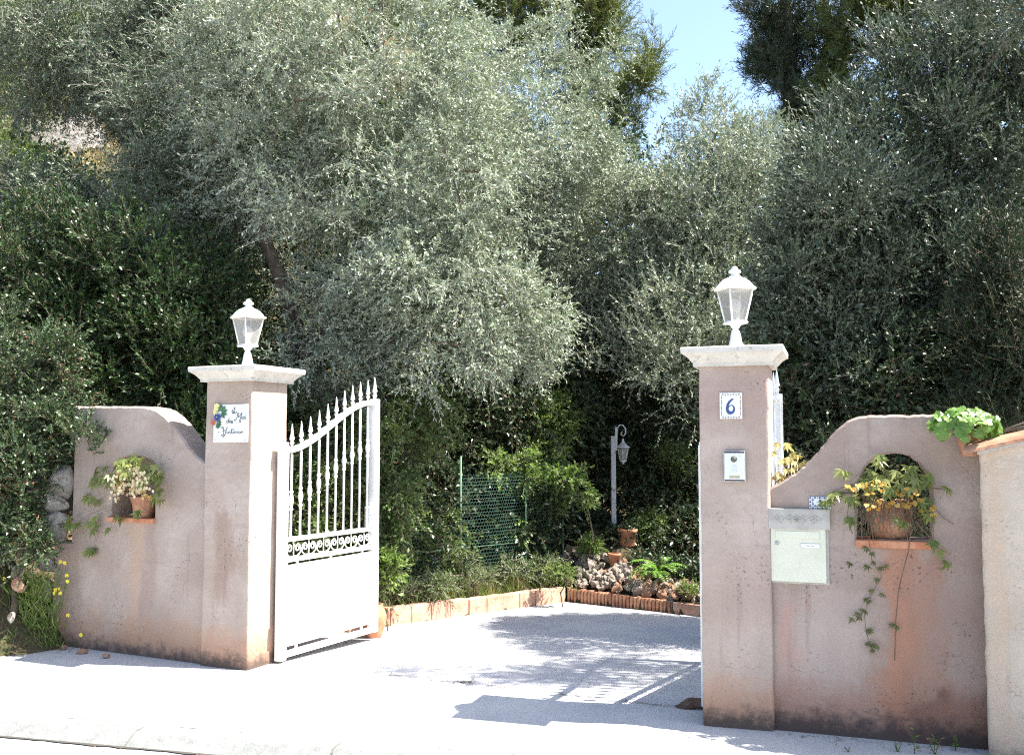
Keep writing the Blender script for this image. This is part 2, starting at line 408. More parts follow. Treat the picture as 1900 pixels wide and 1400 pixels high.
ys = sorted(set([round(v, 3) for v in list(np.arange(3, 7.9, .16)) + list(np.arange(7.9, 11.2, .06)) + list(np.arange(11.2, 14, .16)) + list(np.arange(14, 60, 1.5)) + [-160, -80, -40, -20, -10, -5, 0, 80, 120, 200, 330]]))
g = MB(); g.add([(x, y, terrain_z(x, y)) for y in ys for x in xs],
                [(j * len(xs) + i, j * len(xs) + i + 1, (j + 1) * len(xs) + i + 1, (j + 1) * len(xs) + i) for j in range(len(ys) - 1) for i in range(len(xs) - 1)], True)
M['soil'] = noisy('garden_soil', (.05, .045, .025), (.11, .085, .05), 1.6, .95, .1, 1.0, .04, (.05, .08, .025), 9)
tag(g.build('ground', M['soil']), 'brown earth and hillside around the gateway', kind='structure')

K1 = on_drive(0, 1327); K2 = on_drive(655, 1381); K1.z = K2.z = 0
kd = (K2 - K1).normalized(); kn = Vector((-kd.y, kd.x, 0))   # kerb direction and inward normal
KF = Frame(K1.x, K1.y, math.degrees(math.atan2(kd.y, kd.x)))
def conc(name, c1, c2, spk, sc=.8):
    m = mat(name, c1, .92, .15); t = NT(m); P = t.obj()
    col = t.mix(t.rmp(t.noise(P, sc, 8, .65), .35, .65), c1, c2)
    col = t.mix(t.rmp(t.noise(P, 160, 2, .6), .60, .72, 0, .55), col, spk)
    col = t.mix(t.rmp(t.noise(P, 7, 8, .7), .63, .74, 0, .5), col, tuple(v * .6 for v in c1))
    t.color(col); t.bump(t.noise(P, 190, 3, .7), .5, .004); return m
M['pave'] = conc('pale_concrete', (.40, .40, .40), (.50, .49, .47), (.16, .16, .17))
M['drive'] = conc('driveway_concrete', (.40, .40, .42), (.50, .49, .48), (.20, .20, .22), 1.3)
M['road'] = conc('worn_pale_asphalt', (.34, .34, .35), (.46, .46, .46), (.15, .15, .16), 1.0)
# pavement: from the kerb to the property line
A = KF.w(-30, 0, 0); B = KF.w(6.5, 0, 0)
D1 = GATE0 + GDIR * 2.9 + GIN * .2; 
pv = MB(); a0 = GATE0 - GDIR * 1.75 + GIN * .05
pv.add([A, B, GATE0 + GDIR * 6.5 + GIN * .22, GATE0 + GIN * .22 + GDIR * .02, GATE0 + GIN * .22 - GDIR * 1.9, GATE0 - GIN * .32 - GDIR * 2.6, GATE0 - GDIR * 4 - GIN * .75, GATE0 - GDIR * 30 - GIN * 2.5], [(0, 1, 2, 3, 4, 5, 6, 7)])
tag(pv.build('pavement', M['pave']), 'sunlit pale concrete pavement in front of the gate', kind='structure')
dv = MB(); S0 = GATE0 + GIN * .22
n = 12; vs = []
for i in range(n + 1):
    s = .224 + (6 - .224) * i / n
    for u in (-1.3, 8): p = GATE0 + GIN * s + GDIR * u; p.z = drive_z(p.x, p.y) + .004 * (i == 0); vs.append(p)
# driveway sheet clipped by the two edging lines
def clip(poly, a, b):
    out = []
    for i in range(len(poly)):
        p, q = poly[i], poly[(i + 1) % len(poly)]; sp, sq = side_of(p, a, b), side_of(q, a, b)
        if sp <= 0: out.append(p)
        if sp * sq < 0: out.append(p + (q - p) * (sp / (sp - sq)))
    return out
for i in range(n):
    s0 = .22 + 5.78 * i / n; s1 = .22 + 5.78 * (i + 1) / n
    poly = [GATE0 + GIN * s0 - GDIR * 1.3, GATE0 + GIN * s0 + GDIR * 8, GATE0 + GIN * s1 + GDIR * 8, GATE0 + GIN * s1 - GDIR * 1.3]
    e1, e2 = P_corner + Vector((-kl.y, kl.x, 0)) * .05, P_corner + Vector((-kr.y, kr.x, 0)) * .05
    poly = clip(poly, e1 - kl * 5, e1); poly = clip(poly, e2, e2 + kr * 5)
    if len(poly) > 2:
        for p in poly: p.z = -.035 * max(0, (Vector((p.x, p.y, 0)) - GATE0).dot(GIN) - .22)
        dv.add(poly, [tuple(range(len(poly)))])
tag(dv.build('driveway', M['drive']), 'pale concrete driveway behind the open gate', kind='structure')
# expansion joint between pavement and driveway: narrow real gap strip of dark dirt
jt = MB(); rj = random.Random(3)
pts = []; N = 90
for i in range(N + 1):
    u = .1 + 2.95 * i / N; c = GATE0 + GDIR * u + GIN * (.22 + .012 * math.sin(i * .7) + rj.uniform(-.006, .006)); w = rj.uniform(.001, .007) * (1.2 if i > 55 else .7)
    pts += [c - GIN * w + Vector((0, 0, .006)), c + GIN * w + Vector((0, 0, .006))]
jt.add(pts, [(2 * i, 2 * i + 2, 2 * i + 3, 2 * i + 1) for i in range(N)])
M['dirt'] = mat('joint_dirt', (.07, .065, .055), .95, .1)
kj = MB(); pts = []
for i in range(161):
    u = -1.5 + 9 * i / 160; w = rj.uniform(.002, .009); pts += [tuple(KF.w(u, .004 - w, .016)), tuple(KF.w(u, .004 + w, .016))]
kj.add(pts, [(2 * i, 2 * i + 2, 2 * i + 3, 2 * i + 1) for i in range(160) if rj.random() < .75]); pts = []
for i in range(161):
    u = -1.5 + 9 * i / 160; w = rj.uniform(.0, .018); pts += [tuple(KF.w(u, -.200 - w, -.044)), tuple(KF.w(u, -.188, -.043))]
kj.add(pts, [(2 * i, 2 * i + 2, 2 * i + 3, 2 * i + 1) for i in range(160)])
tag(kj.build('kerb_joint', M['dirt']), 'dirt collected along both edges of the kerb', kind='structure')
tag(jt.build('driveway_joint', M['dirt']), 'thin dirty joint between driveway and pavement', kind='structure')
# kerb stones: separate lengths with joints, sloped face
for k, (a, b) in enumerate([(-30, -5.0), (-4.985, -3.2), (-3.185, -1.55), (-1.535, -.32), (-.305, .93), (.945, 2.06), (2.075, 3.7), (3.71, 5.4), (5.41, 7)]):
    kb = MB(); q = [(a, 0, .012), (b, 0, .012), (b, -.10, .008), (a, -.10, .008), (a, -.19, -.045), (b, -.19, -.045), (b, -.19, -.25), (a, -.19, -.25), (a, 0, -.25), (b, 0, -.25)]
    kb.add([KF.w(*v) for v in q], [(0, 3, 2, 1), (3, 4, 5, 2), (4, 7, 6, 5), (0, 1, 9, 8), (0, 8, 7, 4, 3), (1, 2, 5, 6, 9)])
    ko = kb.build('kerb', M['kerb']); tag(ko, 'low sloped concrete kerb stone along the pavement edge', kind='structure', group='kerb stones along the road')
rd = MB(); rd.add([KF.w(-60, -.195, -.05), KF.w(60, -.195, -.05), KF.w(60, -9, -.05), KF.w(-60, -9, -.05)], [(0, 3, 2, 1)])
tag(rd.build('road', M['road']), 'worn pale asphalt road at the kerb', kind='structure')

# ------------------------------------------------------------------ pillars, walls
PINK1, PINK2 = (.37, .288, .235), (.475, .395, .34)
ORG, BRN = (.36, .19, .115), (.27, .17, .135)
PL = Frame(-2.140, 6.96, -24); PR = Frame(1.03, 5.484, -18)
def pillar(fr, w, h, label, stains, seed):
    root = fempty('gate_pillar', fr, label, 'pillar', 'rendered pillars either side of the gateway')
    rnd = random.Random(seed); mb = MB(); n = 70; rings = []; b = .016
    sec = []
    for (cx, cy, a0) in ((w - b, b, -90), (w - b, w - b, 0), (b, w - b, 90), (b, b, 180)):
        for k in range(4): th = R(a0 + 30 * k); sec.append((cx + b * math.cos(th), cy + b * math.sin(th)))
    m = len(sec); vs = []; wk = [[rnd.uniform(0, 6) for _ in range(4)] for _ in range(4)]
    for i in range(n + 1):
        z = -.06 + (h + .06) * i / n; f = .012 * max(0, 1 - z / .25)
        for j, (x, y) in enumerate(sec):
            q = wk[j // 4]; jx = .0018 * math.sin(z * 5 + q[0]) + .0010 * math.sin(z * 23 + q[1]) + rnd.gauss(0, .0003); jy = .0018 * math.sin(z * 6 + q[2]) + .0010 * math.sin(z * 27 + q[3]) + rnd.gauss(0, .0003)
            vs.append((w / 2 + (x - w / 2) * (1 + f) + jx, w / 2 + (y - w / 2) * (1 + f) + jy, z))
    fs = [(i * m + k, i * m + (k + 1) % m, (i + 1) * m + (k + 1) % m, (i + 1) * m + k) for i in range(n) for k in range(m)]
    fs.append(tuple(n * m + k for k in range(m)))
    mb.add(vs, fs, False)
    ms = stucco('pillar_render', PINK1, PINK2, ORG, stains)
    mb.build('shaft', ms, root)
    cp = MB(); prof = [(.000, .0), (.028, .0), (.028, .018), (.036, .026), (.046, .040), (.058, .053), (.072, .062), (.076, .066), (.086, .070), (.088, .098), (.083, .104)]
    vs = []; sub = 14
    for (e, z) in prof:
        ring = []
        for (x0, y0, x1, y1) in ((-e, -e, w + e, -e), (w + e, -e, w + e, w + e), (w + e, w + e, -e, w + e), (-e, w + e, -e, -e)):
            for k in range(sub): t = k / sub; ring.append((x0 + (x1 - x0) * t, y0 + (y1 - y0) * t, h + z + rnd.uniform(-.001, .001)))
        vs += ring
    m = 4 * sub; k0 = len(prof)
    fs = [(i * m + k, i * m + (k + 1) % m, (i + 1) * m + (k + 1) % m, (i + 1) * m + k) for i in range(k0 - 1) for k in range(m)]
    fs.append(tuple((k0 - 1) * m + k for k in range(m))); fs.append(tuple(m - 1 - k for k in range(m)))
    cp.add(vs, fs); cp.build('capstone', M['lime'], root)
    return root
pillar(PL, .40, 1.945, 'pink rendered gate pillar carrying the white house name plaque', [(.12, .26, .45, 1.1, BRN, .55), (-.1, .5, 1.6, 1.9, PINK1, .5)], 1)
pillar(PR, .37, 1.935, 'pink rendered gate pillar carrying the number 6 tile and intercom', [(-.1, .5, 1.62, 1.9, (.34, .24, .21), .5), (.14, .36, .5, .95, (.35, .25, .21), .4)], 2)

def smooth_line(pts, step=.02, jit=.0018, seed=0):
    rnd = random.Random(seed); out = []
    P = [Vector((p[0], p[1])) for p in pts]
    for i in range(len(P) - 1):
        a, b, c, d = P[max(i - 1, 0)], P[i], P[i + 1], P[min(i + 2, len(P) - 1)]
        k = max(1, int((c - b).length / step))
        for q in range(k):
            t = q / k
            p = .5 * ((2 * b) + (c - a) * t + (2 * a - 5 * b + 4 * c - d) * t * t + (3 * b - a - 3 * c + d) * t ** 3)
            out.append(Vector((p.x + rnd.gauss(0, jit), p.y + rnd.gauss(0, jit))))
    out.append(P[-1]); return out
def straight(a, b, step=.03, jit=.0015, seed=1):
    rnd = random.Random(seed); a, b = Vector(a[:2]), Vector(b[:2]); k = max(1, int((b - a).length / step))
    return [a + (b - a) * (i / k) + Vector((rnd.gauss(0, jit), rnd.gauss(0, jit))) * (0 < i) for i in range(k)]
def offset(loop, d):
    n = len(loop); out = []
    for i in range(n):
        t = (loop[(i + 1) % n] - loop[i - 1]);
        if t.length < 1e-9: t = Vector((1, 0))
        t.normalize(); out.append(loop[i] + Vector((-t.y, t.x)) * d)
    return out
def area(l): return sum(l[i - 1].x * l[i].y - l[i].x * l[i - 1].y for i in range(len(l))) / 2
def slab_wall(mb, outer, holes, th, y0=0.0, bev=.012):
    """outline in the wall plane (x, z) made into a wall of real thickness with softened arrises"""
    loops = []
    if area(outer) < 0: outer = outer[::-1]
    loops.append(outer)
    for h in holes: loops.append(h if area(h) < 0 else h[::-1])
    front = [offset(l, bev) for l in loops]
    def put(ls, y):
        start = len(mb.v); 
        for l in ls:
            for p in l: mb.v.append((p.x, y, p.y))
        return start
    s0 = put(front, y0); s1 = put(loops, y0 + bev); s2 = put(loops, y0 + th - bev); s3 = put(front, y0 + th)
    tris = tessellate_polygon([[Vector((p.x, p.y, 0)) for p in l] for l in front])
    for t in tris:
        a, b, c = t; mb.f.append((s0 + a, s0 + b, s0 + c)); mb.sm.append(False); mb.mi.append(0)
        mb.f.append((s3 + c, s3 + b, s3 + a)); mb.sm.append(False); mb.mi.append(0)
    base = 0
    for l in loops:
        n = len(l)
        for (p, q) in ((s0, s1), (s1, s2), (s2, s3)):
            for i in range(n):
                j = (i + 1) % n; mb.f.append((p + base + i, p + base + j, q + base + j, q + base + i)); mb.sm.append(False); mb.mi.append(0)
        base += n
def recalc(o):
    bm = bmesh.new(); bm.from_mesh(o.data); bmesh.ops.recalc_face_normals(bm, faces=bm.faces); bm.to_mesh(o.data); bm.free(); return o

# wall on the right of the gateway with the arched opening
WR = Frame(PR.w(.352, .035, 0).x, PR.w(.352, .035, 0).y, -20)
def wp(fr, px, py): return Vector(fr.pix(px, py))
top = [wp(WR, *p) for p in [(1424, 908), (1436, 900), (1455, 890), (1482, 872), (1508, 848), (1533, 818), (1556, 793), (1580, 777), (1606, 771), (1680, 769), (1795, 768)]]
rx = top[-1].x; wr_w = wp(WR, 1815, 1200).x + .30; 
arch = [wp(WR, *p) for p in [(1590, 1001), (1590, 912), (1596, 886), (1612, 860), (1636, 845), (1662, 841), (1690, 848), (1712, 868), (1725, 895), (1729, 920), (1729, 1001)]]
outer = straight((0.0, -.06), (0.0, top[0].y)) + smooth_line(top, seed=4) + straight((rx, top[-1].y), (wr_w, top[-1].y - .45)) + straight((wr_w, top[-1].y - .45), (wr_w, -.08))
hole = straight(arch[0], arch[1]) + smooth_line(arch[1:-1], seed=5) + straight(arch[-2], arch[-1]) + straight(arch[-1], arch[0])
wall_r = fempty('garden_wall', WR, 'pink rendered curved wall with arched opening and letterbox beside the number 6 pillar', 'wall', 'curved walls flanking the gateway')
mb = MB(); slab_wall(mb, outer, [hole], .20)
ax0, ax1 = arch[0].x, arch[-1].x; az = arch[0].y
u0, z0_ = wp(WR, 1448, 1110); u1, z1_ = wp(WR, 1478, 1240)
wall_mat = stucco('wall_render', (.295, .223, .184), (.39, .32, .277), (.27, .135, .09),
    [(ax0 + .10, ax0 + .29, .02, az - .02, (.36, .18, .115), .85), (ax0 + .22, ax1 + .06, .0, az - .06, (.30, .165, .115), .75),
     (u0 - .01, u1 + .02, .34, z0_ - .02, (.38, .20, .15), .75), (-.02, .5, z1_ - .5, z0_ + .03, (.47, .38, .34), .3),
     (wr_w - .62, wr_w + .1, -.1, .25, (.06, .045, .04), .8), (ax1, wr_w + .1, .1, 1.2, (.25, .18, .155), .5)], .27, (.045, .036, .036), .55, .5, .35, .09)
recalc(mb.build('masonry', wall_mat, wall_r))
sb = MB(); sb.box(ax0 - .008, ax1 + .012, -.022, .215, az - .036, az + .003, .006); sb.build('sill', M['terra'], wall_r)

# wall on the left of the gateway with the square niche
WL = Frame(PL.w(0, .035, 0).x, PL.w(0, .035, 0).y, -27)
topl = [wp(WL, *p) for p in [(139, 754), (200, 754), (262, 754), (288, 760), (306, 773), (324, 792), (342, 818), (360, 841), (374, 853), (388, 859)]]
lx = topl[0].x; nx0, nx1 = wp(WL, 207, 900).x, wp(WL, 287, 900).x; nz0, nz1 = wp(WL, 250, 961).y, wp(WL, 250, 868).y
lstep = wp(WL, 100, 1003)
outer = smooth_line(topl, seed=8) + straight((.02, topl[-1].y), (.02, -.08)) + straight((.02, -.08), (lstep.x, -.08)) + straight((lstep.x, -.08), (lstep.x, lstep.y)) + straight((lstep.x, lstep.y), (lx, lstep.y)) + straight((lx, lstep.y), (lx, topl[0].y))
narch = [Vector((nx0, nz0)), Vector((nx0, nz1)), Vector((nx0 + .03, nz1 + .05)), Vector(((nx0 + nx1) / 2, nz1 + .09)), Vector((nx1 - .03, nz1 + .05)), Vector((nx1, nz1)), Vector((nx1, nz0))]
hole = straight(narch[0], narch[1]) + smooth_line(narch[1:-1], seed=5) + straight(narch[-2], narch[-1]) + straight(narch[-1], narch[0])
wall_l = fempty('garden_wall', WL, 'pink rendered curved wall with planted niche beside the name plaque pillar', 'wall', 'curved walls flanking the gateway')
mb = MB(); slab_wall(mb, outer, [hole], .20)
s1, s2 = wp(WL, 240, 1100), wp(WL, 278, 1100)
lm_ = stucco('left_wall_render', (.34, .265, .22), (.44, .365, .315), (.35, .19, .115),
    [(s1.x - .02, s1.x + .12, .05, nz0 - .03, (.44, .29, .20), .6), (s2.x - .05, s2.x + .02, .3, nz0 - .02, (.31, .20, .165), .6),
     (lstep.x, lstep.x + .35, -.1, .9, (.30, .22, .19), .4)], .24, (.06, .05, .05), .35, .5, .3, .05)
recalc(mb.build('masonry', lm_, wall_l))
nb = MB(); nb.box(nx0 - .06, nx1 + .06, .2, .235, nz0 - .06, nz1 + .14); nb.build('niche_back', lm_, wall_l)
sb = MB(); sb.box(nx0 - .02, nx1 + .02, -.03, .19, nz0 - .028, nz0 + .004, .005); sb.build('sill', M['terra'], wall_l)

# neighbour's wall coming towards the street
NW = Frame(2.285, 4.90, -33)
M['rough'] = stucco('rough_cream_render', (.46, .385, .305), (.56, .48, .395), (.50, .36, .26), [(0.02, .12, -.1, 1.6, (.50, .35, .24), .5)], .10, (.16, .12, .09), .4, .9, .5, .03)
nw = fempty('boundary_wall', NW, 'rough cream rendered wall with sloping tiled coping at the right', 'wall')
mb = MB(); sl = .26; zb = NW.pix(1815, 832)[1]
secpts = [(0.0, .03), (.01, .01), (.03, 0)]
vs = []; rnd = random.Random(5); nz = 40; cols = [(0, .30), (0, .12), (.0, .03), (.004, .014), (.014, .004), (.03, 0)] + [(.1 * k, 0) for k in range(1, 26)] + [(2.5, .30)]
for i in range(nz + 1):
    for (x, y) in cols:
        z = -.1 + (zb + sl * x + .1) * i / nz; vs.append((x + rnd.gauss(0, .002), y + rnd.gauss(0, .002), z))
m = len(cols); mb.add(vs, [(i * m + k, i * m + k + 1, (i + 1) * m + k + 1, (i + 1) * m + k) for i in range(nz) for k in range(m - 1)], True)
mb.add([(0, .30, -.1), (2.5, .30, -.1), (2.5, .30, zb + sl * 2.5), (0, .30, zb)], [(0, 1, 2, 3)])
mb.build('masonry', M['rough'], nw)
# coping of overlapping half-round tiles laid across the slope
for k in range(7):
    tb = MB(); x0 = -.06 + .34 * k; L = .40; vs = []; nn = 12
    for (xx, rr, dz) in ((x0, 1.0, .000), (x0 + L, .93, -.008)):
        for lay in (0, 1):
            for q in range(nn + 1):
                th = math.pi * q / nn; r = (.205 - .016 * lay) * rr
                vs.append((xx, .14 - math.cos(th) * r, zb + sl * xx - .012 + dz + math.sin(th) * (r * .30) + .010 * (k % 2)))
    n1 = nn + 1; fs = []
    for q in range(nn):
        fs.append((q, q + 1, 2 * n1 + q + 1, 2 * n1 + q)); fs.append((n1 + q + 1, n1 + q, 3 * n1 + q, 3 * n1 + q + 1))
        fs.append((q, n1 + q, n1 + q + 1, q + 1)); fs.append((2 * n1 + q, 2 * n1 + q + 1, 3 * n1 + q + 1, 3 * n1 + q))
    fs += [(0, 2 * n1, 3 * n1, n1), (nn, n1 + nn, 3 * n1 + nn, 2 * n1 + nn)]
    tb.add(vs, fs, False); tb.build('coping_tile', M['terra_old'], nw)
M['mortar'] = noisy('coping_mortar', (.42, .40, .37), (.52, .50, .46), 14, .95, .1, .8, .006)
mm = MB(); mm.add([(0, -.03, zb - .03), (2.4, -.03, zb - .03 + sl * 2.4), (2.4, -.03, zb + .006 + sl * 2.4), (0, -.03, zb + .006), (0, .31, zb - .03), (2.4, .31, zb - .03 + sl * 2.4), (2.4, .31, zb + .006 + sl * 2.4), (0, .31, zb + .006)],
                  [(0, 1, 2, 3), (5, 4, 7, 6), (0, 3, 7, 4), (3, 2, 6, 7), (0, 4, 5, 1)]); mm.build('mortar_bed', M['mortar'], nw)

# ------------------------------------------------------------------ lanterns on the pillars
def glassy(name, c, f):
    m = bpy.data.materials.new(name); m.use_nodes = True; t = NT(m)
    t.b.inputs['Base Color'].default_value = (*c, 1); t.b.inputs['Roughness'].default_value = .12; t.b.inputs['Specular IOR Level'].default_value = .5
    tr = t.node('ShaderNodeBsdfTransparent'); mx = t.node('ShaderNodeMixShader'); mx.inputs[0].default_value = f
    t.l.new(tr.outputs[0], mx.inputs[1]); t.l.new(t.b.outputs[0], mx.inputs[2]); t.l.new(mx.outputs[0], t.n['Material Output'].inputs[0]); return m
M['glass'] = glassy('dusty_lantern_glass', (.38, .37, .35), .55)
M['bulb'] = mat('bulb_glass', (.8, .8, .78), .25, .5)
def lantern_at(loc, rot, label, s=1.0):
    root = empty('pillar_lantern', loc, rot, label, 'lantern', 'white lanterns on top of the gate pillars')
    st = MB(); st.lathe([(.052, 0), (.054, .008), (.046, .014), (.040, .03), (.033, .06), (.027, .095), (.023, .112), (.018, .116), (.016, .124), (.024, .130), (.026, .136), (.036, .150), (.052, .156)], 20)
    st.build('stem', M['white'], root)
    def sq(a, z, r=0): return [(a * math.cos(R(45 + 90 * k)) * 1.414, a * math.sin(R(45 + 90 * k)) * 1.414, z) for k in range(4)]
    z0, z1, a0, a1 = .165, .352, .043, .074
    tr = MB()
    for (za, zb2, aa, ab) in ((.150, .158, .050, .054), (.158, .166, .054, .047)):
        v = sq(aa, za) + sq(ab, zb2); tr.add(v, [(0, 1, 5, 4), (1, 2, 6, 5), (2, 3, 7, 6), (3, 0, 4, 7), (3, 2, 1, 0), (4, 5, 6, 7)])
    tr.build('bottom_tray', M['white'], root)
    lo, hi = sq(a0, z0), sq(a1, z1)
    fm = MB()
    for k in range(4): fm.tube([lo[k], hi[k]], .0062, 6)
    for k in range(4): fm.tube([lo[k], lo[(k + 1) % 4]], .005, 6); fm.tube([hi[k], hi[(k + 1) % 4]], .006, 6)
    fm.build('glazing_frame', M['white'], root)
    for k in range(4):
        gl = MB(); a, b, c, d = [Vector(p) for p in (lo[k], lo[(k + 1) % 4], hi[(k + 1) % 4], hi[k])]
        gl.add([a, b, c, d], [(0, 1, 2, 3)]); gl.build('glass_pane', M['glass'], root)
    bl = MB(); bl.lathe([(.0, .168), (.018, .17), (.018, .20), (.014, .205), (.02, .215), (.034, .235), (.038, .255), (.032, .278), (.016, .292), (.0, .295)], 14); bl.build('bulb', M['bulb'], root)
    rf = MB(); n = 32; prof = [(.098, .350), (.116, .349), (.120, .354), (.115, .360), (.106, .364), (.097, .378), (.083, .395), (.064, .410), (.045, .419), (.034, .424), (.030, .432)]
    vs = []
    for (r, z) in prof:
        for k in range(n):
            th = 2 * math.pi * k / n; q = 1 + .045 * math.cos(4 * (th - R(45))) * min(1, r / .1) ** 2; vs.append((r * q * math.cos(th), r * q * math.sin(th), z))
    rf.add(vs, [(i * n + k, i * n + (k + 1) % n, (i + 1) * n + (k + 1) % n, (i + 1) * n + k) for i in range(len(prof) - 1) for k in range(n)] + [tuple(n - 1 - k for k in range(n)), tuple((len(prof) - 1) * n + k for k in range(n))], True)
    rf.build('roof', M['white'], root)
    fi = MB(); fi.lathe([(.030, .431), (.022, .436), (.020, .442), (.032, .446), (.037, .453), (.033, .462), (.022, .466), (.018, .470), (.020, .474), (.015, .481), (.006, .486), (0, .488)], 16); fi.build('finial', M['white'], root)
    root.scale = (s, s, s); return root
p = PR.w(.185, .185, 2.039); lantern_at(p, R(16), 'white lantern standing on the pillar that bears the number 6', .98)
p = PL.w(.195, .20, 2.049); lantern_at(p, R(49), 'white lantern standing on the pillar with the house name plaque', 1.02)

# ------------------------------------------------------------------ writing drawn as strokes
def stroke(mb, pts, w, fr_pts, y, seed=0):
    """a raised ribbon along a polyline; w = half width at each point"""
    P = [Vector(p) for p in pts]; n = len(P)
    if not hasattr(w, '__len__'): w = [w] * n
    L = []; Rr = []
    for i in range(n):
        t = P[min(i + 1, n - 1)] - P[max(i - 1, 0)]
        if t.length < 1e-9: t = Vector((1, 0))
        t.normalize(); nn = Vector((-t.y, t.x)) * w[i]; L.append(P[i] + nn); Rr.append(P[i] - nn)
    vs = [fr_pts(q.x, y, q.y) for q in L] + [fr_pts(q.x, y, q.y) for q in Rr]
    mb.add(vs, [(i, n + i, n + i + 1, i + 1) for i in range(n - 1)])
def curve(pts, k=6):
    P = [Vector(p) for p in pts]; out = []
    for i in range(len(P) - 1):
        a, b, c, d = P[max(i - 1, 0)], P[i], P[i + 1], P[min(i + 2, len(P) - 1)]
        for q in range(k):
            t = q / k; out.append(.5 * ((2 * b) + (c - a) * t + (2 * a - 5 * b + 4 * c - d) * t * t + (3 * b - a - 3 * c + d) * t ** 3))
    out.append(P[-1]); return out
M['ink'] = mat('dark_ink', (.05, .05, .06), .5, .3); M['blue'] = mat('blue_glaze', (.035, .07, .20), .25, .5)
M['plaque'] = noisy('white_enamel', (.66, .68, .66), (.74, .76, .74), 8, .3, .5, .04, .002)
M['ochre'] = mat('ochre_glaze', (.60, .30, .06), .3, .5); M['glaze_green'] = mat('green_glaze', (.06, .16, .07), .35, .5)
M['glaze_blue'] = mat('violet_blue_glaze', (.06, .08, .28), .3, .5); M['glaze_yellow'] = mat('pale_yellow_glaze', (.62, .56, .25), .35, .5)
M['glaze_red'] = mat('coral_glaze', (.50, .12, .08), .35, .5); M['steel'] = noisy('brushed_steel', (.45, .45, .45), (.55, .55, .55), 20, .4, .5, .05, .001)
M['steel'].node_tree.nodes['Principled BSDF'].inputs['Metallic'].default_value = .6
M['black'] = mat('black_plastic', (.03, .03, .03), .5, .4)

# house name plaque
c0 = wp(PL, 397, 820); c1 = wp(PL, 462, 749); pw, ph = c1.x - c0.x, c1.y - c0.y
pr = empty('name_plaque', PL.w(c0.x, -.001, c0.y), PL.a, 'white enamel plaque with cursive house name and moulded flowers in its corner', 'plaque')
b = MB(); b.box(0, pw, -.008, 0, 0, ph, .0015); b.build('plate', M['plaque'], pr)
f3 = lambda x, y, z: (x * pw, y, z * ph)
ink = MB(); W_ = .0075
def ws(pts, k=5, w=W_): stroke(ink, curve(pts, k), w, f3, -.0092)
ws([(.585, .895), (.61, .915), (.625, .90), (.605, .875), (.60, .865), (.64, .862)])                        # small flourish
ws([(.53, .80), (.56, .85), (.575, .83), (.55, .765), (.54, .755), (.59, .755)])                              # L
ws([(.585, .77), (.625, .80), (.61, .815), (.585, .79), (.595, .757), (.65, .765), (.68, .80)])               # e
ws([(.60, .60), (.63, .565), (.665, .60), (.71, .70), (.745, .745), (.715, .765), (.69, .735), (.72, .70), (.735, .65), (.76, .68), (.81, .75), (.83, .77), (.81, .70), (.765, .57), (.75, .54), (.79, .525), (.80, .56), (.765, .585)])   # M
ws([(.86, .66), (.82, .665), (.81, .62), (.85, .61), (.87, .665), (.865, .62), (.90, .62)])                   # a
ws([(.94, .67), (.905, .665), (.905, .648), (.945, .635), (.93, .61), (.89, .613)])                           # s
ws([(.435, .565), (.40, .57), (.375, .53), (.41, .508), (.445, .54), (.46, .64), (.44, .55), (.455, .512), (.49, .53)])   # d
ws([(.48, .53), (.52, .55), (.50, .575), (.475, .545), (.49, .512), (.54, .53)])                              # e
ws([(.575, .565), (.54, .56), (.545, .54), (.575, .525), (.56, .50), (.52, .508)])                            # s
ws([(.235, .215), (.25, .18), (.29, .19), (.31, .27), (.30, .37), (.26, .405), (.25, .37), (.29, .355)])     # H left
ws([(.255, .30), (.32, .305), (.40, .31)])
ws([(.43, .39), (.40, .375), (.375, .30), (.35, .20), (.30, .14), (.285, .165), (.33, .19), (.38, .24)])    # H right
x = .40
for gl in ('u', 'r', 't', 'i', 'e', 'r', 'e', 's'):
    if gl == 'u': s_ = [(0, .285), (.005, .24), (.03, .235), (.045, .28), (.045, .24), (.06, .24)]
    elif gl == 'r': s_ = [(0, .24), (.015, .285), (.03, .27), (.035, .24), (.055, .24)]
    elif gl == 't': s_ = [(0, .24), (.02, .34), (.015, .25), (.03, .235), (.05, .245)]
    elif gl == 'i': s_ = [(0, .24), (.012, .285), (.016, .24), (.04, .24)]
    elif gl == 'e': s_ = [(0, .255), (.03, .275), (.015, .29), (.004, .26), (.02, .235), (.05, .245)]
    else: s_ = [(0, .24), (.03, .29), (.035, .25), (.01, .235), (.03, .235)]
    ws([(x + a, z) for a, z in s_], 4, .006); x += s_[-1][0] + .004
ws([(.515, .335), (.56, .33), (.62, .332)], 3, .009)
ws([(.15, .262), (.18, .262)], 2, .010); ws([(.84, .262), (.875, .262)], 2, .010)
ink.build('lettering', M['ink'], pr)
for (x, z) in ((.92, .925), (.07, .06), (.93, .055)):
    sc2 = MB(); cx, cz = x * pw, z * ph; sc2.tube([(cx, -.007, cz), (cx, -.0105, cz)], .0042, 10); sc2.build('screw', M['steel'], pr)
def petal_fan(mb, cx, cz, n, r, w, a0, y, m, span=360, tilt=.006):
    for k in range(n):
        th = R(a0 + span * k / max(1, n if span == 360 else n - 1)); d = Vector((math.cos(th), 0, math.sin(th))); s = Vector((-d.z, 0, d.x)); c = Vector((cx, y, cz))
        mb.add([c, c + d * r * .5 + s * w + Vector((0, -tilt, 0)), c + d * r, c + d * r * .5 - s * w + Vector((0, -tilt, 0))], [(0, 1, 2, 3)], m=m)
fl = MB()
petal_fan(fl, .20 * pw, .82 * ph, 3, .055, .016, 35, -.010, 1, 120); petal_fan(fl, .24 * pw, .80 * ph, 5, .055, .013, -60, -.011, 1, 150)
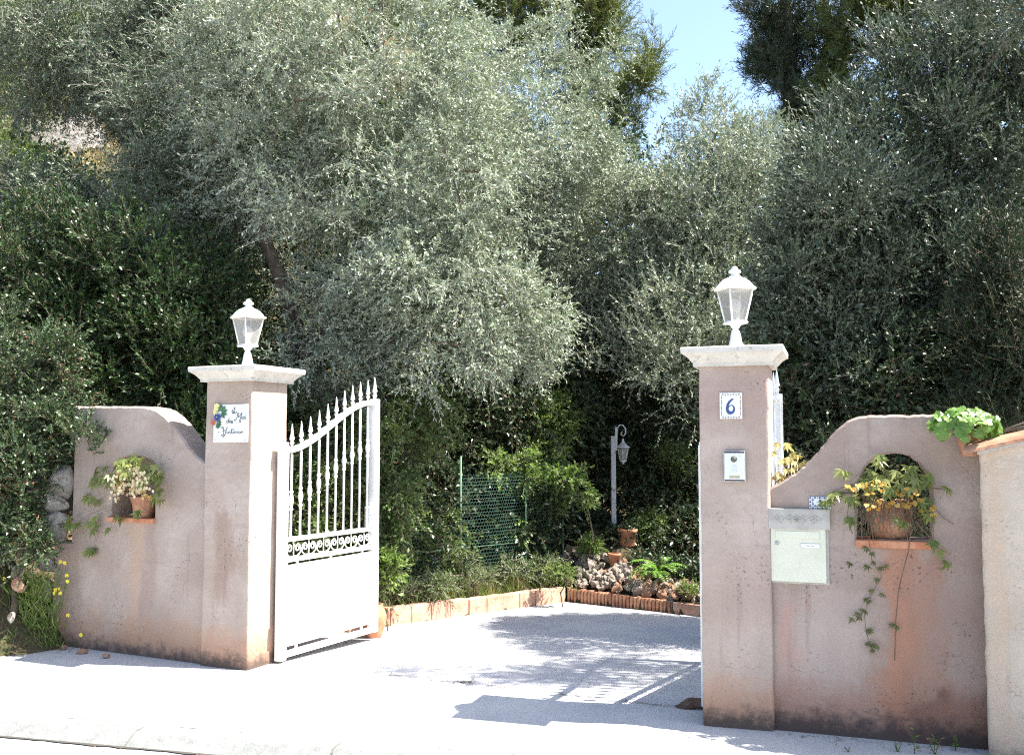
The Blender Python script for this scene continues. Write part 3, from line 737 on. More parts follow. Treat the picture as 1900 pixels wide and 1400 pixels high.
petal_fan(fl, .10 * pw, .50 * ph, 5, .045, .013, -70, -.010, 1, 110)
vs = [(-.01, -.012, .78), (.05, -.020, 1.0), (.14, -.022, 1.03), (.19, -.014, .98), (.14, -.016, .80), (.07, -.012, .70)]
fl.add([(a * pw, y, z * ph) for a, y, z in vs], [(0, 5, 4, 3, 2, 1)], m=2)
petal_fan(fl, .12 * pw, .655 * ph, 9, .030, .008, 0, -.018, 0); petal_fan(fl, .20 * pw, .68 * ph, 7, .022, .007, 20, -.020, 0)
petal_fan(fl, .02 * pw, .525 * ph, 6, .026, .010, 10, -.018, 3)
fl.lathe([(.008, 0), (.006, .004), (0, .006)], 10, (.14 * pw, -.024, .66 * ph), 2)
fl.build('flower_relief', [M['glaze_blue'], M['glaze_green'], M['glaze_yellow'], M['glaze_red']], pr)

# number tile
c0 = wp(PR, 1336, 777); c1 = wp(PR, 1377, 728); tw_, th_ = c1.x - c0.x, c1.y - c0.y
tr = empty('house_number_tile', PR.w(c0.x, -.001, c0.y), PR.a, 'glazed white tile with blue number 6 on the pillar by the intercom', 'number tile')
b = MB(); b.box(0, tw_, -.010, 0, 0, th_, .0015); b.build('tile_body', M['plaque'], tr)
f6 = lambda x, y, z: (x * tw_, y, z * th_); six = MB()
stroke(six, curve([(.62, .755), (.52, .715), (.41, .61), (.345, .46), (.345, .34), (.40, .255), (.49, .225), (.585, .26), (.64, .35), (.625, .45), (.55, .515), (.45, .49), (.375, .40)], 6),
       [.016 + .050 * math.sin(min(1, i / 60) * math.pi) ** .7 * (1 if i < 34 else .75) for i in range(73)], f6, -.0112)
six.build('numeral', M['blue'], tr)
bd = MB(); rb = random.Random(4)
def vine(x0, z0, x1, z1, n, vert):
    for k in range(n):
        t = (k + .5) / n; x = x0 + (x1 - x0) * t; z = z0 + (z1 - z0) * t; s = .035
        pts = [(x - s, z - s * .4), (x, z + s * .55), (x + s, z - s * .2)] if not vert else [(x - s * .5, z - s), (x + s * .5, z), (x - s * .3, z + s)]
        st = MB(); stroke(bd, curve(pts, 4), .011, f6, -.0112)
        bd.mi[-8:] = [k % 2] * 8
        stroke(bd, [(x - .012, z - .03), (x + .02, z - .045)], .014, f6, -.0113); bd.mi[-1] = (k + 1) % 2
vine(.08, .06, .92, .06, 7, 0); vine(.08, .93, .92, .93, 7, 0); vine(.08, .12, .08, .88, 7, 1); vine(.92, .12, .92, .88, 7, 1)
bd.build('painted_border', [M['blue'], M['ochre']], tr)

# intercom
c0 = wp(PR, 1344, 893); c1 = wp(PR, 1383, 836); iw, ih = c1.x - c0.x, c1.y - c0.y
ic = empty('intercom', PR.w(c0.x, -.001, c0.y), PR.a, 'silver video intercom panel below the number tile', 'intercom')
b = MB(); b.box(0, iw, -.022, 0, 0, ih, .003); b.build('housing', M['steel'], ic)
M['alu'] = mat('pale_aluminium', (.66, .68, .70), .35, .5, .15)
b = MB(); b.box(.006, iw - .006, -.0245, -.021, .010, ih - .010, .001); b.build('faceplate', M['alu'], ic)
for z0 in (.004, ih - .012): b = MB(); b.box(.004, iw - .004, -.0255, -.0215, z0, z0 + .008, .001); b.build('end_cap', M['black'], ic)
M['grille'] = mat('speaker_grille', (.11, .11, .09), .6, .3)
b = MB(); b.tube([(iw * .48, -.024, ih * .73), (iw * .48, -.0275, ih * .73)], .0165, 24); b.build('speaker', M['grille'], ic)
M['label_pale'] = mat('pale_button', (.55, .60, .66), .4, .5)  # plain pale blue-grey
b = MB(); b.box(iw * .36, iw * .60, -.0265, -.0242, ih * .30, ih * .53, .0008); b.build('call_button', M['label_pale'], ic)
M['tan'] = mat('name_label', (.42, .36, .25), .5, .3)
b = MB(); b.box(iw * .26, iw * .74, -.0262, -.0242, ih * .115, ih * .20, .0006); b.build('name_strip', M['tan'], ic)
b = MB(); b.tube([(iw * .76, -.0242, ih * .84), (iw * .76, -.0252, ih * .84)], .0022, 8); b.build('lens', M['black'], ic)

# letterbox with carved stone over it and a little tile behind
c0 = wp(WR, 1432, 1076); c1 = wp(WR, 1532, 978); w_, h_ = c1.x - c0.x, c1.y - c0.y
M['cream'] = noisy('cream_paint', (.56, .56, .44), (.62, .62, .50), 5, .45, .4, .04, .002)
lb = empty('letterbox', WR.w(c0.x, -.001, c0.y), WR.a, 'cream metal letterbox set in the wall below a carved stone', 'letterbox')
b = MB(); b.box(-.004, w_ + .014, -.006, .0, -.012, h_ + .004, .002); b.build('surround', M['grey_stone'], lb)
b = MB(); b.box(0, w_, -.022, -.004, 0, h_, .0025); b.build('door', M['cream'], lb)
b = MB(); b.box(w_ * .08, w_ * .90, -.0235, -.021, h_ * .785, h_ * .945, .001); b.build('slot_frame', M['cream'], lb)
b = MB(); b.box(w_ * .095, w_ * .885, -.0275, -.0232, h_ * .80, h_ * .925, .0015); b.build('flap', M['cream'], lb)
b = MB(); b.tube([(w_ * .115, -.0215, h_ * .70), (w_ * .115, -.026, h_ * .70)], .0105, 16); lk = b.build('lock', M['steel'], lb)
b = MB(); b.box(w_ * .115 - .0012, w_ * .115 + .0012, -.0268, -.0258, h_ * .70 - .005, h_ * .70 + .005); b.build('keyhole', M['black'], lk)
b = MB(); b.box(w_ * .54, w_ * .90, -.0245, -.0215, h_ * .62, h_ * .71, .001); np_ = b.build('name_holder', M['steel'], lb)
M['paper'] = mat('white_paper', (.72, .74, .76), .6, .3)
b = MB(); b.box(w_ * .555, w_ * .885, -.0252, -.0243, h_ * .632, h_ * .698); b.build('name_card', M['paper'], np_)
b = MB(); stroke(b, curve([(w_ * .62, h_ * .66), (w_ * .65, h_ * .672), (w_ * .68, h_ * .658), (w_ * .71, h_ * .672), (w_ * .75, h_ * .66), (w_ * .79, h_ * .668)], 3), .0008, lambda x, y, z: (x, y, z), -.0256); b.build('handwriting', M['ink'], np_)

c0 = wp(WR, 1427, 979); c1 = wp(WR, 1540, 944); w_, h_ = c1.x - c0.x, c1.y - c0.y
ls = empty('carved_stone', WR.w(c0.x, -.001, c0.y), WR.a, 'grey carved stone with flower and scrolls above the letterbox', 'stone ornament')
b = MB(); b.box(0, w_, -.034, .0, 0, h_, .003); b.build('block', M['grey_stone'], ls)
cv = MB(); cx, cz = w_ * .47, h_ * .5
for k in range(8):
    th = R(22 + 45 * k); cv.tube([(cx + .006 * math.cos(th), -.034, cz + .006 * math.sin(th)), (cx + .014 * math.cos(th), -.037, cz + .014 * math.sin(th)), (cx + .024 * math.cos(th), -.034, cz + .022 * math.sin(th))], [.003, .005, .002], 6)
cv.lathe([(.006, 0), (0, .004)], 8, (cx, -.037, cz))
for sx in (-1, 1):
    for (dz, r) in ((.010, .004), (-.012, .004), (.0, .0035)):
        pts = [(cx + sx * (.028 + .012 * i), -.035, cz + dz + .010 * math.sin(i * 1.25 + dz * 100)) for i in range(9)]
        cv.tube(curve3 := pts, [r * (1 - .06 * i) for i in range(9)], 6)
    for i in range(3):
        x0 = cx + sx * (.045 + .030 * i); cv.tube([(x0 + .010 * math.cos(a), -.035, cz + .012 * math.sin(a)) for a in [R(40 * q * sx) for q in range(8)]], .003, 6)
cv.build('carving', M['grey_stone'], ls)
c0 = wp(WR, 1502, 944); c1 = wp(WR, 1541, 922); w_, h_ = c1.x - c0.x, c1.y - c0.y
st_ = empty('small_tile', WR.w(c0.x, -.001, c0.y + .002), WR.a, 'small blue bordered tile standing above the carved stone', 'tile')
b = MB(); b.box(0, w_, -.010, 0, 0, h_, .001); b.build('tile_body', M['plaque'], st_)
b = MB()
for i in range(9):
    for j in range(6):
        if 2 <= i <= 6 and 1 < j < 5: continue
        if (i + j) % 2: b.box(w_ * (i + .12) / 9, w_ * (i + .88) / 9, -.0112, -.0100, h_ * (j + .12) / 6, h_ * (j + .88) / 6)
        else: b.box(w_ * (i + .3) / 9, w_ * (i + .7) / 9, -.0112, -.0100, h_ * (j + .3) / 6, h_ * (j + .7) / 6)
b.build('painted_border', M['blue'], st_)
b = MB(); stroke(b, curve([(w_ * .47, h_ * .68), (w_ * .52, h_ * .74), (w_ * .53, h_ * .5), (w_ * .52, h_ * .30)], 4), .003, lambda x, y, z: (x, y, z), -.0113); b.build('numeral', M['ink'], st_)

# ------------------------------------------------------------------ gate leaves
def gate_leaf(o, ang, L, nb, z_low, z_high, label, group, side=1):
    root = empty('metal_gate', o, ang, label, 'gate', group)
    W = M['white']; pw1 = .056; zt = lambda x: z_low + (z_high - z_low) * (3 * (t := min(1, max(0, (x - .02) / (L - .10)))) ** 2 - 2 * t ** 3) if True else 0
    b = MB(); b.box(-.03, .03, -.03, .03, .015, z_low + .035, .004); b.build('hinge_post', W, root)
    b = MB(); b.box(L - .064, L, -.032, .032, .03, z_high + .03, .004); b.build('meeting_post', W, root)
    b = MB(); b.box(-.045, .005, -.045, .02, z_low + .01, z_low + .055, .004); b.build('hinge', W, root); b = MB(); b.box(-.05, -.02, -.05, .0, .25, .33, .003); b.build('hinge', W, root)
    b = MB(); N = 40; vs = []
    for i in range(N + 1):
        x = .02 + (L - .08) * i / N; z = zt(x)
        for (yy, dz) in ((-.02, -.018), (.02, -.018), (.02, .018), (-.02, .018)): vs.append((x, yy, z + dz))
    b.add(vs, [(i * 4 + k, (i + 1) * 4 + k, (i + 1) * 4 + (k + 1) % 4, i * 4 + (k + 1) % 4) for i in range(N) for k in range(4)] + [(3, 2, 1, 0), (N * 4, N * 4 + 1, N * 4 + 2, N * 4 + 3)])
    b.build('top_rail', W, root)
    b = MB(); b.box(.03, L - .064, -.018, .018, .828, .858, .002); b.build('middle_rail', W, root)
    b = MB(); b.box(.03, L - .064, -.018, .018, .685, .715, .002); b.build('middle_rail', W, root)
    b = MB(); b.box(.03, L - .064, -.018, .018, .03, .07, .002); b.build('bottom_rail', W, root)
    b = MB(); b.box(.03, L - .064, -.006, .006, .10, .665, .002)
    for xx in (.16, L * .48, L * .83): b.box(xx, xx + .02, -.006, .006, .06, .11); b.box(xx, xx + .02, -.006, .006, .66, .69)
    b.build('panel', W, root)
    for k in range(nb):
        x = .03 + (L - .094) * (k + .6) / (nb + .2); z = zt(x); q = MB()
        q.tube([(x, 0, .85), (x, 0, z)], .009, 8)
        kz = z - .36
        q.lathe([(.009, -.075), (.014, -.07), (.016, -.062), (.013, -.054), (.010, -.048), (.014, -.030), (.019, -.005), (.0185, .010), (.014, .030), (.010, .045), (.013, .052), (.016, .060), (.013, .068), (.0085, .074)], 10, (x, 0, kz))
        br = q.build('bar', W, root)
        s = MB(); s.lathe([(.009, .0), (.009, .020), (.015, .026), (.017, .034), (.010, .042), (.010, .048), (.017, .055), (.019, .062), (.015, .074), (.011, .095), (.007, .130), (.003, .162), (0, .168)], 10, (x, 0, z + .015)); s.build('spear_tip', W, br)
    s = MB(); x = L - .032; s.lathe([(.012, 0), (.012, .015), (.017, .025), (.019, .036), (.012, .046), (.011, .052), (.020, .060), (.022, .068), (.017, .082), (.012, .115), (.007, .150), (0, .185)], 10, (x, 0, z_high + .028)); s.build('spear_tip', W, root)
    n = max(3, int(round((L - .1) / .17))); sc = MB()
    for k in range(n):
        c = .04 + (L - .115) * (k + .5) / n; hw = (L - .115) / n * .5
        for sx in (-1, 1):
            pts = []
            for q in range(18):
                a = q / 17 * math.pi * 2.6; rr = .034 * (1 - q / 24)
                pts.append((c + sx * (hw * .52 + rr * math.cos(a) * .9), 0, .785 + rr * math.sin(a) * .95 - .008))
            sc.tube(pts, .0048, 6)
            sc.tube([(c + sx * (hw * .52 + .034), 0, .777), (c + sx * hw * .9, 0, .745), (c + sx * hw * .55, 0, .722), (c, 0, .718)], .0048, 6)
        sc.tube([(c, 0, .718), (c, 0, .79), (c, 0, .83)], .0045, 6)
    sc.build('scroll_band', W, root)
    b = MB(); b.box(L - .115, L - .064, -.03, .03, .86, 1.02, .004); lk = b.build('lock_case', W, root)
    b = MB(); b.tube([(L - .09, -.03, .965), (L - .09, -.055, .965), (L - .15, -.055, .96)], .007, 8); b.build('handle', M['steel'], lk)
    b = MB(); b.tube([(.10, -.012, .16), (.10, -.035, .16), (.13, -.04, .14)], .006, 6); b.build('hold_back_hook', M['steel'], root)
    return root
hingeL = PL.w(.455, .285, 0); endL = Vector((-1.135, 7.98, 0))
v = endL - hingeL; gate_leaf(hingeL, math.atan2(v.y, v.x), 1.15, 10, 1.47, 1.845, 'open white iron gate leaf hinged on the name plaque pillar', 'leaves of the white iron gate')
hingeR = PR.w(-.017, .35, 0); endR = Vector((1.93, 7.22, 0)); v = endR - hingeR
gate_leaf(hingeR, math.atan2(v.y, v.x), v.length, 16, 1.47, 1.845, 'open white iron gate leaf mostly hidden behind the number 6 pillar', 'leaves of the white iron gate')
gs = on_drive(874, 1268); r0 = empty('gate_stop', gs, R(-20), 'small metal gate stop fixed to the driveway joint', 'gate stop')
b = MB(); b.box(-.07, .02, -.03, .03, 0, .012, .003); b.build('base_plate', M['kerb'], r0); b = MB(); b.box(.010, .018, -.022, .022, .01, .055, .002); b.build('catch', M['steel'], r0)

# ------------------------------------------------------------------ driveway edging, far side
def edging(a, b_, label, ribbed, segs, hgt):
    d = b_ - a; d.z = 0; L = d.length; ang = math.atan2(d.y, d.x)
    root = empty('driveway_edging', a, ang, label, 'edging', 'terracotta edging round the driveway')
    dzl = b_.z - a.z; rnd = random.Random(int(L * 100))
    if not ribbed:
        for k in range(segs):
            x0, x1 = L * k / segs, L * (k + 1) / segs - .006; q = MB(); j = rnd.uniform(-.006, .006); z0 = dzl * k / segs - .12; z1 = dzl * k / segs + hgt + rnd.uniform(-.008, .008)
            q.box(x0, x1, .0 + j, .11 + j, z0, z1, .008); q.build('edging_block', M['brick_face'], root)
    else:
        q = MB(); n = int(L / .042)
        for k in range(n):
            x = L * (k + .5) / n; zz = dzl * (k / n); h = hgt + rnd.uniform(-.006, .006); pts = []
            vs = []
            for zc in (zz - .10, zz + h):
                for a_ in range(7): th = R(180 + 30 * a_); vs.append((x + .019 * math.cos(th), .03 + .022 * math.sin(th), zc))
                vs.append((x + .019, .075, zc)); vs.append((x - .019, .075, zc))
            q.add(vs, [(i, (i + 1) % 9, 9 + (i + 1) % 9, 9 + i) for i in range(9)] + [tuple(9 + i for i in range(9))])
        q.build('ribbed_tiles', M['terra_old'], root)
        q = MB(); q.box(0, L, .035, .070, -.12 + min(0, dzl), hgt - .02); q.build('mortar_core', M['mortar'], root)
    return root
edging(L_start, P_corner.copy(), 'long low terracotta block edging along the fence side of the driveway', False, 16, .155)
edging(P_corner.copy(), P_corner + kr * 1.26 + Vector((0, 0, -.02)), 'ribbed terracotta tile edging in front of the rock heap', True, 1, .15)
edging(P_corner + kr * 1.29 + Vector((0, 0, -.02)), R_end.copy(), 'terracotta block edging beside the ribbed tiles, half behind the pillar', False, 8, .15)

# ------------------------------------------------------------------ green wire fence
M['fence_green'] = noisy('green_plastic_coat', (.05, .12, .07), (.11, .19, .12), 8, .5, .4, 0)
M['wire'] = mat('green_wire', (.07, .17, .14), .5, .4)
fa = on_drive(700, 1130); fb = on_drive(1050, 1088)
def groundZ(x, y): return terrain_z(x, y)
fn = Vector((-kl.y, kl.x, 0)); fn = fn if fn.x < 0 else -fn
fA = P_left + fn * .34; fB = P_corner + fn * .30
d = Vector((fB.x - fA.x, fB.y - fA.y, 0)); FL = d.length; FF = Frame(fA.x, fA.y, math.degrees(math.atan2(d.y, d.x)), 0)
wf = fempty('wire_fence', FF, 'green hexagonal wire fence on thin green posts behind the edging', 'fence')
def fz(px, py): return FF.pix(px, py)
for (px, ty) in ((855, 846), (976, 900), (1044, 925)):
    u, zt_ = fz(px, ty); q = MB(); q.tube([(u, 0, -.25), (u, 0, zt_)], .010, 8); q.build('post', M['fence_green'], wf)
u0, _ = fz(722, 900); u1, _ = fz(1044, 900)
q = MB(); s = .023; nx = int((u1 - u0) / (s * 1.732)) ; nz_ = int(1.28 / (s * 1.5)); rw = .0013
def sag(u, z): return .018 * math.sin(u * 5 + z * 3) + .006 * math.sin(u * 23) * math.sin(z * 17)
for j in range(nz_):
    for i in range(nx):
        cx = u0 + s * 1.732 * (i + .5 * (j % 2)); cz = -.05 + s * 1.5 * j
        top_lim = (fz(855, 862)[1] if cx > fz(850, 800)[0] else .75) - max(0, cx - fz(855, 800)[0]) * .02
        if cz > top_lim: continue
        P6 = [(cx + s * math.sin(R(60 * k)), cz + s * math.cos(R(60 * k))) for k in range(6)]
        for k in (0, 1, 2):
            a, b_ = P6[k], P6[k + 1]; q.tube([(a[0], sag(*a) + .016, a[1]), (b_[0], sag(*b_) + .016, b_[1])], rw, 3, cap=False)
q.build('mesh_netting', M['wire'], wf)
q = MB()
for zz in (.50,): q.tube([(u0, .0, zz), (u1, .0, zz - .02)], .003, 4)
q.build('tension_wire', M['fence_green'], wf)

# ------------------------------------------------------------------ garden lamp post
M['peel'] = noisy('peeling_white_paint', (.42, .42, .43), (.50, .51, .53), 5, .7, .3, .6, .004, (.09, .08, .07), 22)
M['old_white'] = noisy('weathered_white_metal', (.42, .43, .42), (.54, .55, .54), 9, .6, .4, .2, .002)
LY = 11.5; pb = at(1139, 1000, LY); pt_ = at(1141, 808, LY)
lp = empty('garden_lamp', (pb.x, LY, pb.z - .15), 0, 'old white lantern hanging from a peeling post at the back', 'garden lamp')
hP = pt_.z - pb.z + .15
q = MB(); q.box(-.027, .027, -.027, .027, 0, hP, .004); q.build('post', M['peel'], lp)
q = MB(); q.box(.020, .045, -.03, .03, hP - .17, hP + .10, .004); q.build('wall_plate', M['old_white'], lp)
q = MB(); q.tube([(.04, 0, hP - .05), (.045, 0, hP + .08), (.075, 0, hP + .125), (.115, 0, hP + .12), (.143, 0, hP + .08), (.143, 0, hP + .03), (.12, 0, hP - .005), (.095, 0, hP + .01), (.092, 0, hP + .035), (.11, 0, hP + .045)], [.009, .009, .009, .009, .009, .008, .008, .007, .006, .005], 8); q.build('scroll_bracket', M['old_white'], lp)
zc = hP - .03; q = MB(); q.lathe([(0, .0), (.008, -.003), (.010, -.02), (.016, -.03), (.022, -.05), (.060, -.085), (.082, -.100), (.084, -.108), (.070, -.110)], 12, (.113, 0, zc), smooth=False); rf = q.build('roof', M['old_white'], lp)
q = MB()
for k in range(6):
    th = R(60 * k + 15); q.tube([(.113 + .066 * math.cos(th), .066 * math.sin(th), zc - .108), (.113 + .038 * math.cos(th), .038 * math.sin(th), zc - .25)], .0045, 6)
q.lathe([(.040, -.25), (.042, -.258), (.025, -.272), (.008, -.285), (.010, -.292), (0, -.300)], 12, (.113, 0, zc)); q.build('lantern_frame', M['old_white'], lp)
q = MB(); q.lathe([(.063, -.109), (.036, -.249)], 6, (.113, 0, zc), smooth=False, rot=R(15)); q.build('glass', M['glass'], lp)

# ------------------------------------------------------------------ pots
def pot(name, loc, prof, m, label, cat, rot=0, scale=1.0, handles=False, tilt=0):
    root = empty(name, loc, rot, label, cat); b = MB(); inner = [(max(r - .012, .004), z) for r, z in prof[::-1] if z > .03] + [(0, .03)]
    b.lathe(prof + inner, 24); b.build('pot', M[m], root)
    root.scale = (scale,) * 3
    if handles:
        for sx in (-1, 1):
            q = MB(); q.tube([(sx * .085, 0, .30), (sx * .15, 0, .295), (sx * .165, 0, .24), (sx * .14, 0, .19)], .012, 8); q.build('handle', M[m], root)
    return root
FLOWERPOT = [(.0, 0), (.075, 0), (.080, .006), (.100, .12), (.104, .135), (.112, .138), (.113, .165), (.106, .168)]
jl = at(712, 1140, 8.35)
jar = pot('terracotta_jar', (jl.x - .06, 8.20, drive_z(jl.x, 8.2)), [(0, 0), (.07, 0), (.078, .01), (.10, .08), (.125, .17), (.128, .22), (.112, .28), (.085, .315), (.092, .335), (.090, .345)], 'terra', 'orange terracotta jar with handles behind the open gate leaf', 'jar', R(30), .80, True)

def palm_leaves(rng, pos, facing, size, leaflets=5, droop=.5, wid=.27):
    """hand-shaped leaves of separate leaflets"""
    n = len(pos); facing = unit(facing); up = np.array([0, 0, 1.0])
    side = unit(np.cross(up, facing) + 1e-6); dn = unit(-up * (.6 + .4 * droop) + facing * .45 + side * rng.normal(size=(n, 1)) * .35)
    sd = unit(np.cross(facing, dn)); Q = []
    for k in range(leaflets):
        a = math.radians(-62 + 124 * k / (leaflets - 1)); ll = size * (1 - .28 * abs(a)) * rng.uniform(.8, 1.1, n)
        d = unit(dn * math.cos(a) + sd * math.sin(a) + facing * .15)
        nr = unit(facing + sd * math.sin(a) * -.5 + rng.normal(size=(n, 3)) * .25)
        Q.append(leaf_quads(rng, pos, d, nr, ll, ll * wid, .18))
    V = np.concatenate(Q); return V, np.arange(len(V)).reshape(-1, 4), np.tile(rng.random(n), leaflets)
def stems(mb, segs, r=.0018, n=4):
    for s in segs: mb.tube(s, r, n)

# --- left niche pot with creeper
rng = np.random.default_rng(11)
pu, pz = wp(WL, 256, 958).x, nz0 + .004
base = WL.w(pu, .06, pz)
pt1 = empty('potted_creeper', base, WL.a, 'terracotta pot of cream rosettes and green creeper in the wall niche by the name plaque', 'potted plant', 'potted creepers in the wall niches')
b = MB(); b.lathe([(0, 0), (.068, 0), (.072, .006), (.094, .125), (.100, .128), (.106, .150), (.102, .158), (.092, .156), (.085, .12), (0, .12)], 28); b.build('pot', M['terra_old'], pt1)
def lf(fr, o, px, py, v): 
    u, z = fr.pix(px, py, v); return np.array([(u - o[0]), v - o[1], z - o[2]])
oL = (pu, .06, pz)
def region(rng, fr, o, spec):
    """points given as (px,py,rx,ry,n): leaf clusters hanging in front of the wall plane"""
    P = []; 
    for (px, py, rx, ry, n, v0, v1) in spec:
        for _ in range(n):
            a = rng.uniform(0, 2 * math.pi); r = math.sqrt(rng.random())
            P.append(lf(fr, o, px + rx * r * math.cos(a), py + ry * r * math.sin(a), rng.uniform(v0, v1)))
    return np.array(P)
spec = [(240, 858, 45, 14, 20, -.16, .02), (200, 878, 22, 20, 12, -.14, -.02), (285, 880, 22, 20, 14, -.14, -.02), (295, 895, 12, 22, 8, -.12, -.02), (180, 885, 10, 25, 5, -.10, -.02), (260, 870, 35, 12, 10, -.17, -.08),
        (172, 925, 14, 12, 5, -.05, -.01), (176, 968, 12, 14, 5, -.05, -.01), (134, 968, 16, 10, 4, -.10, -.05), (120, 970, 8, 5, 2, -.10, -.05), (163, 1019, 14, 4, 4, -.04, -.01), (225, 958, 6, 4, 2, -.06, -.03), (262, 945, 8, 6, 3, -.08, -.06), (207, 978, 4, 3, 1, -.04, -.02), (296, 925, 8, 8, 3, -.1, -.04)]
Pn = region(rng, WL, oL, spec); fc = np.array([0.1, -1, .25]) + rng.normal(size=(len(Pn), 3)) * .35
V, F, rn = palm_leaves(rng, Pn, fc, .082); mesh_np('foliage', V, F, M['creeper'], pt1, rn)
sg = MB(); top0 = np.array([0, 0, .16])
for p in Pn[::2]:
    mid = (top0 + p) / 2 + np.array([0, -.06, .06]); 
    if p[2] < -.0: mid = np.array([p[0] * .8, -.10, .02])
    stems(sg, [[tuple(top0 + np.array([rng.normal() * .03, rng.normal() * .02, 0])), tuple(mid), tuple(p)]], .0009)
sg.build('stems', M['dtwig'], pt1)
fc_n = 150; cp = region(rng, WL, oL, [(243, 893, 36, 26, fc_n, -.17, -.06), (215, 915, 12, 18, 20, -.13, -.06), (262, 908, 24, 18, 40, -.16, -.08)])
V = []; 
Q = []
for k in range(9):
    th = 2 * math.pi * k / 9; d = unit(np.array([[math.cos(th), -.55, math.sin(th)]]) + rng.normal(size=(len(cp), 3)) * .15)
    Q.append(leaf_quads(rng, cp, d, unit(np.array([0, -1.0, .2]) + rng.normal(size=(len(cp), 3)) * .2), .016, .011, .0))
V = np.concatenate(Q); mesh_np('rosettes', V, np.arange(len(V)).reshape(-1, 4), M['cream_flower'], pt1, np.tile(rng.random(len(cp)), 9))
ob = region(rng, WL, oL, [(270, 912, 8, 8, 3, -.18, -.15), (281, 918, 5, 5, 2, -.17, -.14), (246, 908, 3, 3, 1, -.18, -.16)])
V, F, rn = palm_leaves(rng, ob, np.tile([0, -1, .3], (len(ob), 1)), .03, 5, .2, .7); mesh_np('orange_leaves', V, F, M['orange_leaf'], pt1, rn)

# --- right arch pot
rng = np.random.default_rng(12)
pu, pz = wp(WR, 1652, 998).x, az + .004; oR = (pu, .125, pz)
pt2 = empty('potted_creeper', WR.w(pu, .125, pz), WR.a, 'big terracotta pot with yellow and green creeper trailing from the arched opening', 'potted plant', 'potted creepers in the wall niches')
b = MB(); b.lathe([(0, 0), (.092, 0), (.096, .008), (.102, .012), (.120, .15), (.118, .156), (.130, .160), (.134, .192), (.128, .20), (.116, .198), (.108, .16), (0, .16)], 32)
for z in (.03, .045): b.lathe([(.104, z), (.110, z + .004), (.106, z + .009)], 32)
pm = b.build('pot', M['terra_old'], pt2)
M['patina'] = noisy('grey_green_patina', (.20, .22, .17), (.30, .27, .20), 20, .8, .3, .4, .003)
b = MB()
for k in range(5):
    th = R(-150 + 30 * k); c = Vector((.113 * math.cos(th), .113 * math.sin(th), .10)); 
    b.tube([c + Vector((0, 0, .035)), c + Vector((math.sin(th) * -.02, math.cos(th) * .02, 0)), c + Vector((0, 0, -.03))], [.003, .008, .003], 6)
b.build('relief_garland', M['patina'], pt2)
spec = [(1620, 875, 26, 16, 9, -.10, .03), (1610, 905, 34, 18, 10, -.12, 0), (1665, 888, 26, 16, 11, -.08, .06), (1690, 875, 18, 12, 7, -.06, .05), (1650, 900, 40, 14, 10, -.12, -.02), (1572, 870, 10, 6, 3, -.10, -.06), (1703, 888, 20, 14, 8, -.08, .02), (1585, 925, 12, 8, 4, -.10, -.05), (1625, 850, 14, 8, 4, -.10, -.03), (1722, 885, 10, 8, 4, -.10, -.05),
        (1545, 915, 10, 5, 3, -.06, -.03), (1531, 925, 4, 6, 2, -.05, -.03), (1709, 930, 22, 14, 8, -.10, -.02), (1672, 965, 8, 6, 3, -.10, -.08), (1756, 905, 5, 4, 1, -.04, -.02), (1712, 955, 12, 12, 5, -.10, -.03), (1578, 965, 6, 10, 2, -.05, -.02),
        (1736, 1005, 6, 8, 2, -.06, -.03), (1742, 1022, 5, 4, 1, -.05, -.03), (1761, 1042, 6, 4, 1, -.04, -.02)]
Pn = region(rng, WR, oR, spec); fc = np.array([0.1, -1, .25]) + rng.normal(size=(len(Pn), 3)) * .35
V, F, rn = palm_leaves(rng, Pn, fc, .066); mesh_np('foliage', V, F, M['creeper'], pt2, rn)
PX = []
for (x, y) in [(1610, 1015), (1616, 1024), (1624, 1042), (1632, 1050), (1640, 1048), (1628, 1072), (1578, 1043), (1610, 1048), (1616, 1092), (1606, 1108), (1612, 1112), (1600, 1128), (1604, 1130), (1594, 1136), (1583, 1146), (1598, 1144), (1610, 1165), (1614, 1168), (1608, 1190), (1616, 1194), (1622, 1204), (1628, 1196), (1655, 1155), (1664, 1160), (1638, 1100)]:
    PX.append(lf(WR, oR, x, y, -.025 + rng.uniform(-.012, .012)))
PX = np.array(PX); V, F, rn = palm_leaves(rng, PX, np.array([0.1, -1, .3]) + rng.normal(size=(len(PX), 3)) * .4, .041); mesh_np('trailing_foliage', V, F, M['creeper_dark'], pt2, rn)
ylw = region(rng, WR, oR, [(1640, 905, 60, 16, 26, -.16, -.05), (1670, 925, 50, 14, 16, -.16, -.06), (1575, 895, 12, 12, 4, -.14, -.08), (1725, 945, 16, 12, 6, -.12, -.06), (1650, 935, 50, 12, 9, -.15, -.08)])
V, F, rn = palm_leaves(rng, ylw, np.array([0, -.7, .8]) + rng.normal(size=(len(ylw), 3)) * .4, .026, 5, .0, .85); mesh_np('yellow_leaves', V, F, M['orange_leaf'], pt2, rn)
sg = MB()
def hang(pts, v, r=.0016):
    stems(sg, [[tuple(lf(WR, oR, x, y, v + rng.uniform(-.006, .006))) for (x, y) in pts]], r)
hang([(1628, 940), (1612, 1000), (1618, 1040), (1636, 1068), (1624, 1090), (1612, 1110), (1604, 1140), (1606, 1165), (1612, 1190), (1620, 1205)], -.03)
hang([(1695, 925), (1690, 980), (1686, 1020), (1678, 1050), (1668, 1090), (1662, 1150), (1660, 1225)], -.035, .0024)
hang([(1600, 930), (1598, 980), (1600, 1003)], -.03, .002); hang([(1683, 930), (1680, 975), (1684, 1000)], -.05, .002); hang([(1575, 930), (1572, 960), (1582, 990)], -.03); hang([(1615, 925), (1617, 970), (1622, 1010)], -.05)
